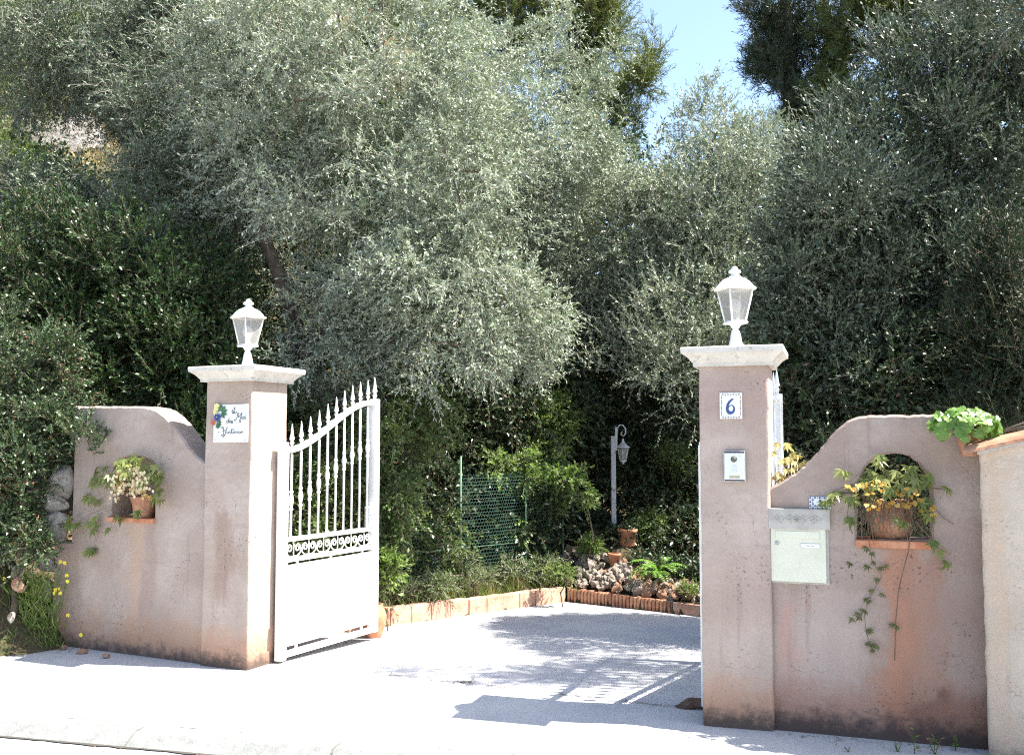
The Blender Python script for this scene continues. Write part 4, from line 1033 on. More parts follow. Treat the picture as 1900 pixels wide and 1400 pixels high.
hang([(1620, 965), (1640, 992)], -.05); hang([(1728, 935), (1750, 960), (1770, 972)], -.02); hang([(1700, 900), (1740, 907), (1760, 905)], -.03); hang([(1590, 895), (1560, 905), (1538, 915)], -.03)
for _ in range(110):
    x, y = rng.uniform(1590, 1725), rng.uniform(915, 945); hang([(x, y), (x + rng.normal() * 6, y + rng.uniform(10, 30)), (x + rng.normal() * 10, y + rng.uniform(25, 62))], rng.uniform(-.09, -.03), .0011)
for p in Pn[::2]: stems(sg, [[(0, 0, .18), tuple(p * .5 + np.array([0, -.04, .12])), tuple(p)]])
sg.build('stems', M['dtwig'], pt2)

# --- broad-leaved plant on top of the wall end
rng = np.random.default_rng(14)
bo = at(1800, 805, 5.02)
bp = empty('potted_geranium', (bo.x, 5.02, bo.z - .11), R(-20), 'lime green broad leaved plant in a clay pot on the far wall end', 'potted plant')
b = MB(); b.lathe([(0, 0), (.045, 0), (.062, .09), (.070, .10), (.070, .12), (.062, .122), (.058, .10), (0, .10)], 20); b.build('pot', M['terra_old'], bp)
def round_leaves(rng, pos, nrm, r, seg=9):
    n = len(pos); nrm = unit(nrm); t = unit(np.cross(nrm, rng.normal(size=(n, 3)))); s = np.cross(nrm, t); Q = []; rr = r * rng.uniform(.6, 1.15, n)
    for k in range(0, seg):
        a0, a1 = 2 * math.pi * (k) / seg * .94, 2 * math.pi * (k + 1) / seg * .94
        def pt(a, f): return pos + (t * math.cos(a) + s * math.sin(a)) * (rr * f)[:, None] + nrm * (rr * -.12 * (1 + math.sin(a * 3)))[:, None] * f
        am = (a0 + a1) / 2
        Q.append(np.stack([pos, pt(a0, .88), pt(am, 1.04), pt(a1, .88)], 1).reshape(-1, 3))
    V = np.concatenate(Q); return V, np.arange(len(V)).reshape(-1, 4), np.tile(rng.random(n), seg)
n = 85; dd = unit(rng.normal(size=(n, 3)) * np.array([1, 1, .8]) + np.array([0, -.35, .35])); pos = dd * np.array([.17, .13, .085]) * rng.uniform(.75, 1, (n, 1)) + np.array([-.02, -.05, .15])
V, F, rn = round_leaves(rng, pos, dd * .8 + np.array([0.2, -.55, .55]) + rng.normal(size=(n, 3)) * .45, .038); mesh_np('foliage', V, F, M['begonia'], bp, rn)
b = MB()
for p in pos[::3]: b.tube([(0, 0, .14), tuple(p * .6 + np.array([0, 0, .05])), tuple(p)], .0025, 4)
b.build('stems', M['dtwig'], bp)
b = MB(); dr = []
for k in range(9):
    x = .24 + .02 * k; b.tube([(.12, -.02, .12), (x, -.04, .16 + .02 * math.sin(k)), (x + .03, -.05, .19 + .03 * math.cos(k * 2))], .0014, 4); dr.append((x + .03, -.05, .19 + .03 * math.cos(k * 2)))
b.build('dry_stems', M['twig'], bp)

# --- creeper clinging between the pillar and the wall, behind the curve
rng = np.random.default_rng(15)
co = PR.w(.42, .12, .9); cr_ = empty('yellow_creeper', tuple(co), PR.a, 'pale yellow creeper growing behind the wall beside the number 6 pillar', 'climbing plant')
P_ = np.array([(rng.uniform(-.05, .12), rng.uniform(.0, .12), rng.uniform(.22, .62) - 0) for _ in range(70)]); P_ = P_[(P_[:, 2] < .75 - P_[:, 0] * 2)]
V, F, rn = palm_leaves(rng, P_, np.array([0.3, -1, .3]) + rng.normal(size=(len(P_), 3)) * .5, .05); 
M['pale_creeper'] = leaf_mat('pale_yellow_leaf', (.35, .30, .10), (.50, .42, .18), None, .5, .35, None, 0, .3)
mesh_np('foliage', V, F, M['pale_creeper'], cr_, rn)
b = MB()
for k in range(8): x = rng.uniform(-.03, .1); b.tube([(x, .05, -.9), (x + rng.normal() * .03, .05, 0), (x + rng.normal() * .04, .04, .5)], .003, 4)
b.build('stems', M['twig'], cr_)

# ------------------------------------------------------------------ rockery behind the ribbed edging
rnd = random.Random(21); kn_r = Vector((-kr.y, kr.x, 0))
kn_r = Vector((-.12, 1, 0)); print('CORNER', P_corner, P_left, P_right, kr)
RK = []
def mound_h(u, v): return .13 + .38 * min(1, max(0, v - .10) / .60) * max(.42, 1 - abs(u - .35) * .55) + .55 * min(.5, max(0, v - .74)) * min(1, max(0, (1.55 - u) / .5))
for i in range(290):
    u = rnd.uniform(.03, 1.7); v = rnd.uniform(.13, .70) ** 1.1; sz = rnd.uniform(.033, .066) * (1.3 if rnd.random() < .2 else 1)
    h = mound_h(u, v) + .03 + rnd.uniform(-.015, .035)
    p = P_corner + kr * u + kn_r * v; RK.append((p.x, p.y, P_corner.z + h, sz, u))
proto = []
for k in range(10):
    b = MB(); b.rock((0, 0, 0), 1.0, 300 + k, 2, sq=(1, .85, .8), rough=1.1); me = b.build('rock', M['rock'] if k < 7 else M['rock_red'], None)
    proto.append(me.data); bpy.data.objects.remove(me)
for i, (x, y, z, s, u) in enumerate(RK):
    red = (u > .95 and rnd.random() < .5) or rnd.random() < .12
    o = bpy.data.objects.new('rock', proto[rnd.choice([7, 8, 9]) if red else rnd.randrange(7)]); C.objects.link(o)
    o.location = (x, y, z); o.scale = (s, s * rnd.uniform(.7, 1.1), s * rnd.uniform(.7, 1.1)); o.rotation_euler = (rnd.uniform(0, 6), rnd.uniform(0, 6), rnd.uniform(0, 6))
    tag(o, 'rusty brown rock lying in the rockery heap' if red else 'pale pitted rock lying in the rockery heap', 'rock', 'rusty rocks of the rockery' if red else 'pale rocks of the rockery')
# soil core of the rockery so the rocks rest on something
b = MB(); vs = []; nu, nv = 16, 8
for i in range(nu + 1):
    for j in range(nv + 1):
        u = 2.4 * i / nu; v = .09 + 1.9 * j / nv; h = mound_h(u, v) if j else -.1
        p = P_corner + kr * u + kn_r * v; vs.append((p.x, p.y, P_corner.z + h))
b.add(vs, [(i * (nv + 1) + j, (i + 1) * (nv + 1) + j, (i + 1) * (nv + 1) + j + 1, i * (nv + 1) + j + 1) for i in range(nu) for j in range(nv)], True)
tag(b.build('rockery_mound', M['soil']), 'mound of earth under the rockery', kind='structure')

def bush(name, label, cat, seed, ells, n, per, tl, lv, ll, lw, lm, group=None, tm='dtwig', **k):
    """a multi-stemmed bush: short crowded stems from its own foot"""
    c = Vector((sum(e[0][0] for e in ells) / len(ells), sum(e[0][1] for e in ells) / len(ells), 0)); c.z = terrain_z(c.x, c.y) - .05
    c.z = min(c.z, min(e[0][2] - e[1][2] for e in ells)+.1)
    t = [c, c + Vector((.02, 0, .12)), c + Vector((.0, .02, .25))]; q = min(1, .25 + sum(e[1][0] for e in ells) * .35)
    return tree(name, label, cat, seed, t, [.03 * q, .026 * q, .02 * q], ells, n, per, tl, lv, ll, lw, lm, tm=tm, group=group, crown='foliage', nlimb=k.pop('nlimb', 22), **k)
def E(px, py, Y, rx, ry, rz): return (tuple(at(px, py, Y)), (rx, ry, rz))

# fern in the rockery
rng = np.random.default_rng(31); fo = at(1222, 1072, 10.4)
fe = empty('fern', (fo.x, 10.4, fo.z + .02), 0, 'bright green fern growing out of the rock heap', 'fern'); Q = []; st = MB()
for k in range(26):
    th = rng.uniform(-math.pi, math.pi); el = rng.uniform(.5, 1.25); L = rng.uniform(.24, .38); prev = np.zeros(3); pts = [prev]
    for q in range(1, 15):
        e2 = el - 1.5 * (q / 14) ** 1.5; prev = prev + np.array([math.cos(th) * math.cos(e2), math.sin(th) * math.cos(e2), math.sin(e2)]) * L / 14; pts.append(prev)
    st.tube([tuple(p) for p in pts], .0022, 4)
    for q in range(2, 15):
        d = unit((pts[q] - pts[q - 1])[None]); sd_ = unit(np.cross(d, np.array([[0, 0, 1.0]]))); w = .075 * math.sin(math.pi * min(1, (16 - q) / 14)) ** .8 * (1 if q > 4 else q / 4)
        for s in (-1, 1): Q.append(leaf_quads(rng, pts[q][None], unit(sd_ * s + d * .45), np.cross(d, sd_) * -1, np.array([w]), np.array([.017]), .1))
V = np.concatenate(Q); mesh_np('fronds', V, np.arange(len(V)).reshape(-1, 4), M['fern'], fe, rng.random(len(V) // 4)); st.build('stalks', M['fern'], fe)

def on_mound(px, py):                                  # meets the rockery mound along the sight line
    r = ray(px, py); t = 9.0
    while t < 13:
        p = Vector((0, 0, EYE)) + r * t; q = p - P_corner; v = (q.y * kr.x - q.x * kr.y) / (kn_r.y * kr.x - kn_r.x * kr.y); u = (q.x - kn_r.x * v) / kr.x
        if p.z < P_corner.z + mound_h(u, v): return p
        t += .01
    return p
PTP = [(k * .9, z * .95) for k, z in [(0, 0), (.09, 0), (.095, .01), (.115, .16), (.125, .165), (.128, .20), (.12, .205)]]
po = on_mound(1164, 1008); pot('terracotta_pot', (po.x, po.y, po.z - .03), PTP, 'terra', 'orange terracotta pot at the foot of the old garden lamp', 'pot')
po = on_mound(1140, 1046); pot('terracotta_pot', (po.x, po.y, po.z - .02), [(k * .6, z * .7) for k, z in PTP], 'terra', 'small terracotta pot among the rocks below the lamp', 'pot')

# ------------------------------------------------------------------ trees
HILL_GAP = at(135, 272, 12.0); HG = (HILL_GAP - Vector((0, 0, EYE))).normalized()
def clear(p):                                         # the crowns leave a clearing through which the slope shows
    d = (p - Vector((0, 0, EYE))).normalized(); q = d - HG
    return (q.x / .052) ** 2 + (q.z / .021) ** 2 > 1
tree('olive_tree', 'large silvery olive tree leaning over the open gate leaf', 'olive tree', 101,
     [at(612, 1040, 9.6), at(590, 760, 9.6), at(565, 650, 9.55), at(515, 500, 9.5), at(480, 420, 9.5), at(455, 330, 9.5)], [.10, .085, .078, .068, .055, .04],
     [E(500, 290, 9.6, .65, .7, .6), E(640, 90, 9.6, 1.5, 1.2, 1.2), E(760, 330, 9.2, 1.4, .9, 1.1), E(960, 240, 11.4, 1.35, .9, 1.35), E(1080, 400, 12.0, 1.15, .8, 1.15), E(830, 560, 8.9, .95, .6, .65), E(735, 500, 9.0, .75, .6, .7), E(960, 610, 9.1, .55, .45, .45), E(930, 660, 9.1, .35, .3, .3), E(1090, 600, 12.0, .85, .5, .6), E(620, 640, 9.2, .5, .5, .6), E(1150, 480, 12.1, .82, .6, .85)],
     800, 30, .22, 14, .042, .0135, 'olive', droop=.30, up=.1, out=.6, nlimb=120, rr=(.09, .24), shell=.65, keep=clear, ang=.85)
tree('olive_tree', 'darker olive tree filling the upper left behind the hedge', 'olive tree', 102,
     [at(250, 900, 11.6), at(240, 600, 11.6), at(260, 420, 11.5), at(300, 250, 11.5)], [.14, .12, .09, .06],
     [E(190, 60, 11.5, 1.5, 1.1, .9), E(420, 220, 10.2, 1.1, .9, 1.2), E(330, 400, 10.2, .95, .8, .8), E(330, 180, 11.4, 1.0, 1, 1.0), E(150, 430, 11.2, 1.2, .9, .7), E(320, 480, 11.0, 1.0, .8, .8), E(60, 400, 11.2, .7, .8, .6), E(420, 60, 11.5, 1.2, 1, .9), E(120, 130, 11.5, .8, .8, .45)],  # two nearer parts: unlit left of the big olive, shade put into darker leaves
     620, 30, .22, 13, .045, .0145, 'olive_dark', droop=.3, up=.15, out=.6, nlimb=60, rr=(.10, .25), keep=clear, ang=.85)
tree('olive_tree', 'slender green olive tree with wispy top against the sky gap', 'olive tree', 103,
     [at(1330, 1000, 12.0), at(1330, 700, 12.0), at(1320, 450, 12.0), at(1310, 300, 12.0)], [.10, .085, .06, .035],
     [E(1330, 400, 11.8, .75, .7, .85), E(1290, 560, 11.6, .7, .7, .8), E(1400, 300, 12, .45, .6, .45), E(1310, 245, 12, .22, .3, .4), E(1420, 480, 11.8, .6, .6, .8), E(1240, 420, 11.8, .4, .5, .7), E(1240, 640, 11.2, .7, .6, .6)],
     330, 28, .24, 12, .045, .0145, 'olive', up=.5, droop=.1, out=.5, nlimb=50, extra=[at(1300, 190, 12), at(1318, 160, 12), at(1285, 215, 12), at(1335, 200, 12), at(1365, 240, 12)])
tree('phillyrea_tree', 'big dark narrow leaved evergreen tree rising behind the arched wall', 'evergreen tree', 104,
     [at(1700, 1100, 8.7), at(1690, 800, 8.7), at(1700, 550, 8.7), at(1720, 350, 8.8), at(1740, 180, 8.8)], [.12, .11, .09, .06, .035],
     [E(1760, 200, 8.8, .95, .45, .9), E(1640, 300, 8.6, .8, .42, .8), E(1850, 330, 8.6, .8, .5, 1.0), E(1560, 430, 8.6, .68, .42, .7), E(1720, 520, 8.5, .95, .45, .8), E(1540, 620, 8.4, .62, .4, .58), E(1850, 110, 8.8, .8, .5, .7), E(1680, 700, 8.4, .95, .4, .5), E(1850, 600, 8.6, .7, .45, .8), E(1465, 540, 8.5, .40, .35, .58), E(1560, 330, 7.9, .4, .3, .4), ((3.1, 6.2, 5.05), (.65, .22, .30)), ((3.9, 6.25, 5.1), (.6, .28, .45)), ((3.9, 7.2, 5.0), (.6, .7, .4))],  # last three parts: unseen boughs added to cast dappled shade on the driveway
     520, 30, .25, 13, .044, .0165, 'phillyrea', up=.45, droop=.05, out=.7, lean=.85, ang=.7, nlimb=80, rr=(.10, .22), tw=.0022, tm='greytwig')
def pine(name, label, seed, trunk, tr, ells, n, lm):
    return tree(name, label, 'pine tree', seed, trunk, tr, ells, int(n * (1.35 if lm == 'pine' else .85)), 20, .34, 20, .12, .014, lm, tm='dtwig', droop=-.15, up=.5, out=.6, lean=.8, ang=.9, nlimb=60, rr=(.16, .34), tw=.008, flat=.0, shell=.3)
pine('pine_tree', 'tall sunlit pine tree left of the gap of sky', 105, [at(1080, 500, 21), at(1080, 200, 21), at(1060, -40, 21), at(1060, -200, 21)], [.22, .19, .15, .08],
     [E(1030, 40, 21, 1.5, 1.4, 1.4), E(1120, 50, 21, .45, .9, 1.0), E(1000, -60, 21, 2.0, 1.4, 1.0), E(1185, 160, 20.5, .38, .5, .35), E(1100, 200, 20.8, .8, .8, .9), E(1205, 110, 20.5, .22, .3, .3), E(1160, 250, 20.5, .35, .6, .5), E(1090, -60, 21, .8, .8, .6)], 200, 'pine')
pine('pine_tree', 'dark bluish pine tree right of the gap of sky', 106, [at(1480, 500, 20), at(1470, 250, 20), at(1460, 60, 20), at(1450, -120, 20)], [.20, .17, .13, .07],
     [E(1455, 60, 20, .5, .7, .6), E(1410, 40, 20, .2, .4, .3), E(1395, 15, 20, .2, .3, .2), E(1430, 130, 20, .4, .5, .22), E(1450, 180, 20, .42, .5, .22), E(1530, 100, 20, .55, .7, 1.0), E(1480, 225, 20, .35, .5, .22), E(1375, 100, 20, .14, .2, .08), E(1420, -10, 20, .45, .5, .4), E(1540, 200, 20, .5, .5, .5), E(1420, 110, 20, .2, .3, .2)], 130, 'pine_dark')
pine('pine_tree', 'olive green pine tree behind the big evergreen at the top right', 107, [at(1700, 500, 19), at(1690, 200, 19), at(1690, -20, 19), at(1690, -200, 19)], [.20, .17, .13, .07],
     [E(1600, 50, 19, .9, .9, .7), E(1700, 30, 19, 1.1, 1, .8), E(1560, 160, 19.3, .6, .7, .6), E(1800, 0, 19, 1.0, 1, .7), E(1640, -50, 19, 1.1, 1, .5), E(1560, -60, 19, .6, 1, .45)], 150, 'pine')
pine('pine_tree', 'yellowish pine top glimpsed above the large olive', 108, [at(700, 500, 22), at(700, 200, 22), at(700, -100, 22)], [.22, .18, .10],
     [E(760, -20, 22, 2.4, 1.5, 1.4), E(420, -30, 22, 2.4, 1.5, 1.4), E(900, 60, 22, 1.2, 1.2, 1.2), E(600, 150, 22, 2.4, 1.4, 1.6), E(850, 250, 22, 2.0, 1.4, 1.6)], 200, 'pine')
tree('cypress_tree', 'dark green cypress at the right edge behind the tiled wall', 'cypress', 109, [at(1880, 900, 7.4), at(1880, 700, 7.4), at(1878, 520, 7.4)], [.07, .05, .02],
     [E(1880, 620, 7.4, .38, .35, .45), E(1875, 500, 7.4, .25, .25, .3), E(1890, 760, 7.4, .45, .4, .4)], 130, 26, .2, 14, .035, .012, 'cypress', tm='dtwig', up=.9, droop=0, out=.4, nlimb=25, rr=(.08, .16), tw=.002)
# hedge and bushes, left
tree('pittosporum_hedge', 'dark green hedge with yellowing leaves behind the wall with the niche', 'hedge', 110,
     [at(240, 900, 8.9), at(240, 760, 8.9), at(230, 620, 8.9)], [.06, .05, .03],
     [E(60, 480, 9.0, .9, .7, .5), E(220, 560, 8.9, .8, .6, .7), E(330, 660, 8.9, .6, .5, .6), E(180, 700, 8.8, .8, .5, .5), E(40, 620, 8.8, .6, .5, .6), E(420, 730, 8.9, .4, .4, .6), E(340, 540, 9.2, .6, .5, .5), E(300, 800, 8.9, 1.0, .5, .5)],
     280, 30, .19, 14, .042, .019, 'hedge', tm='dtwig', up=.5, droop=.0, out=.6, nlimb=40, rr=(.10, .22), crown='foliage')
bush('mastic_bush', 'glossy mastic bush hanging over the rubble stones at the left', 'bush', 111,
     [E(40, 680, 7.9, .52, .4, .35), E(80, 770, 7.75, .28, .3, .24), E(20, 800, 7.6, .45, .4, .35), E(45, 880, 7.5, .15, .2, .16), E(-10, 930, 7.4, .24, .3, .3), E(25, 985, 7.4, .16, .15, .14), E(10, 1035, 7.35, .22, .15, .13), E(70, 1015, 7.45, .12, .12, .09), E(-60, 850, 7.6, .4, .4, .9), E(5, 600, 8.1, .3, .3, .25), E(135, 815, 7.5, .09, .1, .07)],
     150, 34, .13, 15, .030, .0125, 'mastic', up=.45, out=.75, rr=(.07, .15), tw=.0022, nlimb=50, extra=[at(150, 800, 7.45), at(165, 815, 7.4)])
bush('broom_bush', 'yellow flowering broom on the upper slope at the left edge', 'bush', 112, [E(20, 130, 15, .7, .6, .9), E(0, 280, 14, .45, .5, .5), E(60, 60, 16, .9, .7, .9), E(30, 420, 13, .5, .5, .5)], 110, 22, .35, 14, .06, .018, 'mid_leaf', up=.6, out=.5, rr=(.2, .35), nlimb=20)
b = MB()
# undergrowth behind the gate
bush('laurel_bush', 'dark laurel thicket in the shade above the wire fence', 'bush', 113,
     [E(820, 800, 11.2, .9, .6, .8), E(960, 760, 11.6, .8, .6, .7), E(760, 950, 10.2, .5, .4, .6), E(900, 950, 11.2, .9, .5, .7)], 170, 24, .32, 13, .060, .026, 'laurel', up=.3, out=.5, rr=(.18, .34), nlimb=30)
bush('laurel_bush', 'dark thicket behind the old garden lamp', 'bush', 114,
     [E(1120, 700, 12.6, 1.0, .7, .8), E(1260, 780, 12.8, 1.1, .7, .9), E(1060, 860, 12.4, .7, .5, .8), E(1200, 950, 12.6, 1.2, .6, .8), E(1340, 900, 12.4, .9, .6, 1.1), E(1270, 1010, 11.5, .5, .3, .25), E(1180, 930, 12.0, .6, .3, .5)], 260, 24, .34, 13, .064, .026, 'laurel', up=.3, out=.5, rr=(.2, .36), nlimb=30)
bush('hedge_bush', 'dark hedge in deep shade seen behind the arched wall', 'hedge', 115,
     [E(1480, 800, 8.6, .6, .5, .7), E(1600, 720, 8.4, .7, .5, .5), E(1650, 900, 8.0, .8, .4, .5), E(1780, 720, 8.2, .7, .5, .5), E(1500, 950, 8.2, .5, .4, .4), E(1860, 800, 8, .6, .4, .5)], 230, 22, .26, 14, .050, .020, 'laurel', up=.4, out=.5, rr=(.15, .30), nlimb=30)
bush('climbing_shrub', 'light green shrub, coloured as if sunlit, climbing over the wire fence', 'shrub', 116,
     [E(1010, 800, 11.3, .20, .2, .35), E(1003, 900, 11.1, .20, .15, .30), E(972, 880, 10.9, .14, .15, .20), E(940, 985, 10.8, .18, .12, .2), E(1035, 770, 11.4, .2, .2, .25), E(925, 865, 10.75, .10, .12, .08)],
     100, 22, .15, 12, .036, .019, 'lime_leaf', up=.3, out=.6, rr=(.07, .15), tm='twig', nlimb=30)  # sunlight on this shrub is put into its lighter leaf colour
tree('climbing_shrub', 'bright leafy sprays on bare arching stems right of the fence top', 'shrub', 117, [at(1092, 1040, 10.9), at(1100, 990, 10.9), at(1088, 930, 10.85), at(1062, 895, 10.8), at(1030, 878, 10.75)], [.011, .009, .008, .006, .004],
     [E(1050, 885, 10.8, .15, .10, .05), E(1085, 915, 10.8, .05, .07, .06), E(1025, 872, 10.75, .08, .08, .04)], 14, 12, .12, 8, .050, .027, 'lime_leaf', tm='twig', crown='foliage', up=.1, droop=.4, out=.7, rr=(.04, .09), nlimb=12)
bush('ivy_mass', 'dark ivy and creeper hanging beside the open gate leaf', 'climbing plant', 118,
     [E(735, 880, 8.9, .16, .2, .45), E(725, 1000, 8.95, .14, .12, .30), E(790, 1000, 9.8, .24, .2, .34), E(620, 900, 8.9, .5, .3, .6), E(560, 1000, 8.6, .4, .3, .6), E(760, 760, 9.3, .3, .3, .35)], 150, 20, .22, 12, .046, .020, 'mid_leaf', up=.1, droop=.5, out=.5, rr=(.10, .22), nlimb=24)
bush('groundcover_bush', 'low green and dry plants along the fence foot behind the edging', 'bush', 119,
     [E(800, 1085, 9.35, .26, .10, .05), E(880, 1072, 9.85, .26, .12, .06), E(960, 1058, 10.4, .22, .12, .08), E(1010, 1055, 10.7, .14, .12, .10), E(750, 1095, 9.1, .14, .1, .05), E(840, 1045, 9.9, .2, .12, .08)], 60, 20, .13, 10, .024, .011, 'mid_leaf', up=.6, out=.5, rr=(.04, .09), tm='twig', nlimb=14)
FG = []
for _ in range(1500):
    t = rnd.random(); q = P_left + (P_corner - P_left) * t + fn * rnd.uniform(.13, .75); FG.append((q.x, q.y, terrain_z(q.x, q.y) - .01))
bush('rockery_bush', 'light green rounded bush at the top of the rock heap', 'bush', 120, [E(1098, 1010, 11.0, .10, .10, .07)], 20, 20, .06, 9, .024, .015, 'lime_leaf', up=.6, out=.6, rr=(.05, .09), nlimb=12)
bush('rockery_bush', 'dark green bush right of the terracotta pot', 'bush', 121, [E(1205, 970, 11.5, .16, .14, .11), E(1185, 1000, 11.4, .10, .1, .09)], 26, 20, .11, 10, .036, .017, 'mid_leaf', up=.5, out=.6, rr=(.07, .12), nlimb=12)
bush('rockery_bush', 'light green bush catching the sun right of the garden lamp', 'bush', 122, [E(1250, 850, 11.9, .16, .14, .16)], 20, 18, .16, 10, .036, .015, 'mid_leaf', up=.7, out=.6, rr=(.07, .12), nlimb=12)
bush('rockery_bush', 'low yellow green plant by the edging end near the number 6 pillar', 'bush', 123, [E(1278, 1100, 9.95, .10, .08, .05)], 10, 18, .09, 9, .022, .012, 'lime_leaf', up=.5, out=.6, rr=(.04, .08), nlimb=6)
bush('rockery_bush', 'low light green plant in the corner where the two edgings meet', 'bush', 125, [E(1040, 1065, 10.3, .10, .1, .10)], 12, 18, .09, 9, .022, .012, 'lime_leaf', up=.5, out=.6, rr=(.04, .08), nlimb=6)
bush('groundcover_bush', 'dark trailing plants over the slope right of the fern', 'bush', 126, [(tuple(P_corner + kr * u + kn_r * v + Vector((0, 0, mound_h(u, v) + .05))), (.18, .16, .07)) for u, v in [(1.25, .8), (1.5, .75), (1.75, .7), (1.1, 1.3), (1.4, 1.2), (1.7, 1.1), (2.0, 1.0), (.45, 1.0), (1.3, 1.6), (1.6, 1.5), (2.0, 1.5), (.5, 1.3), (.8, 1.5), (.2, 1.1), (1.0, 1.75), (2.2, .8)]], 260, 20, .10, 9, .034, .016, 'laurel', up=.4, out=.5, rr=(.05, .10), nlimb=12)
# plant beside the jar
bush('jar_plant', 'lush green shoots standing behind the terracotta jar', 'plant', 124, [E(716, 1065, 8.55, .08, .06, .12)], 12, 14, .14, 8, .06, .02, 'lime_leaf', up=.8, out=.5, rr=(.04, .07), nlimb=8)

# ------------------------------------------------------------------ left bank: rubble stones, grass, flowers, loose stones
rnd = random.Random(41)
so = at(105, 1000, 7.72); sw = empty('rubble_wall', (so.x, 7.72, 0), R(-27), 'rubble wall of big grey stones against the wall with the niche', 'stone wall')
for k, (px, py, r, sq) in enumerate([(116, 893, .15, (.75, .6, 1.2)), (106, 932, .13, (1.2, .7, .72)), (104, 974, .16, (1.15, .7, .85)), (70, 960, .13, (1, .8, 1)), (75, 905, .12, (1, .8, 1)), (66, 1020, .13, (1, .8, 1)), (95, 1040, .12, (1, .7, .9)), (85, 1090, .13, (1, .7, .9)), (60, 1130, .12, (1, .8, .8)), (105, 1140, .11, (.9, .7, .9)), (40, 1060, .08, (1, .8, .9)), (20, 1110, .07, (1, .8, .8))]):
    p = at(px - 4, py, 7.62 if k < 3 else 7.76); q = MB(); q.rock((0, 0, 0), r, 500 + k, 3, sq=sq, rough=.12, smooth=False)
    o = q.build('stone', M['wallstone'], sw); l = p - sw.location; a = R(27); o.location = (l.x * math.cos(a) - l.y * math.sin(a), l.x * math.sin(a) + l.y * math.cos(a), l.z)
# earth bank
b = MB(); vs = []; nu, nv = 26, 12
for i in range(nu + 1):
    for j in range(nv + 1):
        u = -3.6 + 3.75 * i / nu; v = -.35 + 1.3 * j / nv; zz = max(0, (j / nv)) ** .8 * 1.15 * min(1, max(0, (-u + .14) / .5)) - .04 + .04 * math.sin(u * 9 + v * 5) * (j > 0)
        zz = min(zz, 1.0)
        if j == 0: zz = -.06
        vs.append(tuple(WL.w(lstep.x + u, v - .02 - .12, zz)))
b.add(vs, [(i * (nv + 1) + j, (i + 1) * (nv + 1) + j, (i + 1) * (nv + 1) + j + 1, i * (nv + 1) + j + 1) for i in range(nu) for j in range(nv)], True)
M['bank'] = noisy('dry_bank_earth', (.10, .07, .045), (.20, .155, .10), 5, .95, .1, 1.0, .03, (.10, .07, .045), 30)
tag(b.build('earth_bank', M['bank']), 'steep earth bank left of the wall', kind='structure')
def bank_pt(u, v):
    j = (v + .35) / 1.3; zz = max(0, j) ** .8 * 1.15 * min(1, max(0, (-u + .14) / .5)) - .04
    return WL.w(lstep.x + u, v - .14, min(zz, 1.0))
def grass(name, label, seed, pts, h, lean, lm, w=.004, kind='stuff', blades=6):
    rng = np.random.default_rng(seed); P = np.array(pts); n = len(P) * blades; B = np.repeat(P, blades, 0) + rng.normal(size=(n, 3)) * np.array([.02, .02, 0])
    d = unit(rng.normal(size=(n, 3)) * lean + np.array([0, 0, 1.0])); L = h * rng.uniform(.4, 1.25, n); nr = unit(rng.normal(size=(n, 3)) * np.array([1, 1, .2]))
    V = leaf_quads(rng, B, d, nr, L, np.full(n, w), .25); o = mesh_np(name, V, np.arange(n * 4).reshape(-1, 4), M[lm], None, rng.random(n)); tag(o, label, None, None, kind); o['category'] = 'grass'; return o
pts = [tuple(bank_pt(rnd.uniform(-2.2, .12), rnd.uniform(-.33, .55))) for _ in range(2600)]
grass('dry_grass', 'dry straw coloured grass on the bank at the left', 51, pts, .075, .75, 'dry', .0035, 'stuff')
pts = [tuple(bank_pt(rnd.uniform(-1.0, .12), rnd.uniform(-.33, .35))) for _ in range(150)]
grass('green_grass', 'green weeds on the bank at the left', 52, pts, .13, .5, 'green_grass', .005, 'stuff')
grass('fence_grass', 'green and straw coloured wild grass along the wire fence', 54, FG[:850], .20, .30, 'green_grass', .0045, 'stuff', 5)
grass('fence_grass', 'dry flowering grass among the greenery at the wire fence', 55, FG[850:], .24, .25, 'dry', .004, 'stuff', 5)
# hillside grass in the upper left clearing
hp = []
for _ in range(5200):
    x = rnd.uniform(-13.5, -7.0); y = rnd.uniform(16, 25); hp.append((x, y, terrain_z(x, y) - .02))
grass('hillside_grass', 'pale dry grass on the hillside clearing', 53, hp, .30, .45, 'dry', .022, 'stuff', 4)
def ray_ground(px, py):
    r = ray(px, py); t = 5.0
    while t < 60:
        p = Vector((0, 0, EYE)) + r * t
        if p.z < terrain_z(p.x, p.y): return p
        t += .03
    return p
rp = ray_ground(100, 275); ro = empty('hillside_rock', rp, 0, 'large pale rock in the grassy clearing high on the hillside', 'rock')
b = MB(); b.rock((0, .2, .2), 1.0, 77, 4, sq=(1.25, .6, .52), rough=.10); M['cliff'] = noisy('pale_cliff', (.26, .23, .20), (.40, .37, .34), 2, .95, .1, 1.0, .05, (.22, .19, .16), 8)
b.build('rock_face', M['cliff'], ro)
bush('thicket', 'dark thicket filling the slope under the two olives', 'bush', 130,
     [E(320, 420, 13.2, 1.6, .8, 1.0), E(560, 500, 13.2, 1.6, .8, 1.2), E(700, 700, 12.8, 1.5, .7, 1.0), E(430, 700, 12.8, 1.5, .7, 1.1), E(160, 500, 13.2, 1.5, .7, .9), E(900, 620, 13, 1.3, .7, 1.0), E(620, 330, 13.6, 1.3, .8, .9)], 330, 24, .36, 13, .065, .028, 'hedge', up=.3, out=.5, rr=(.22, .40), nlimb=30)
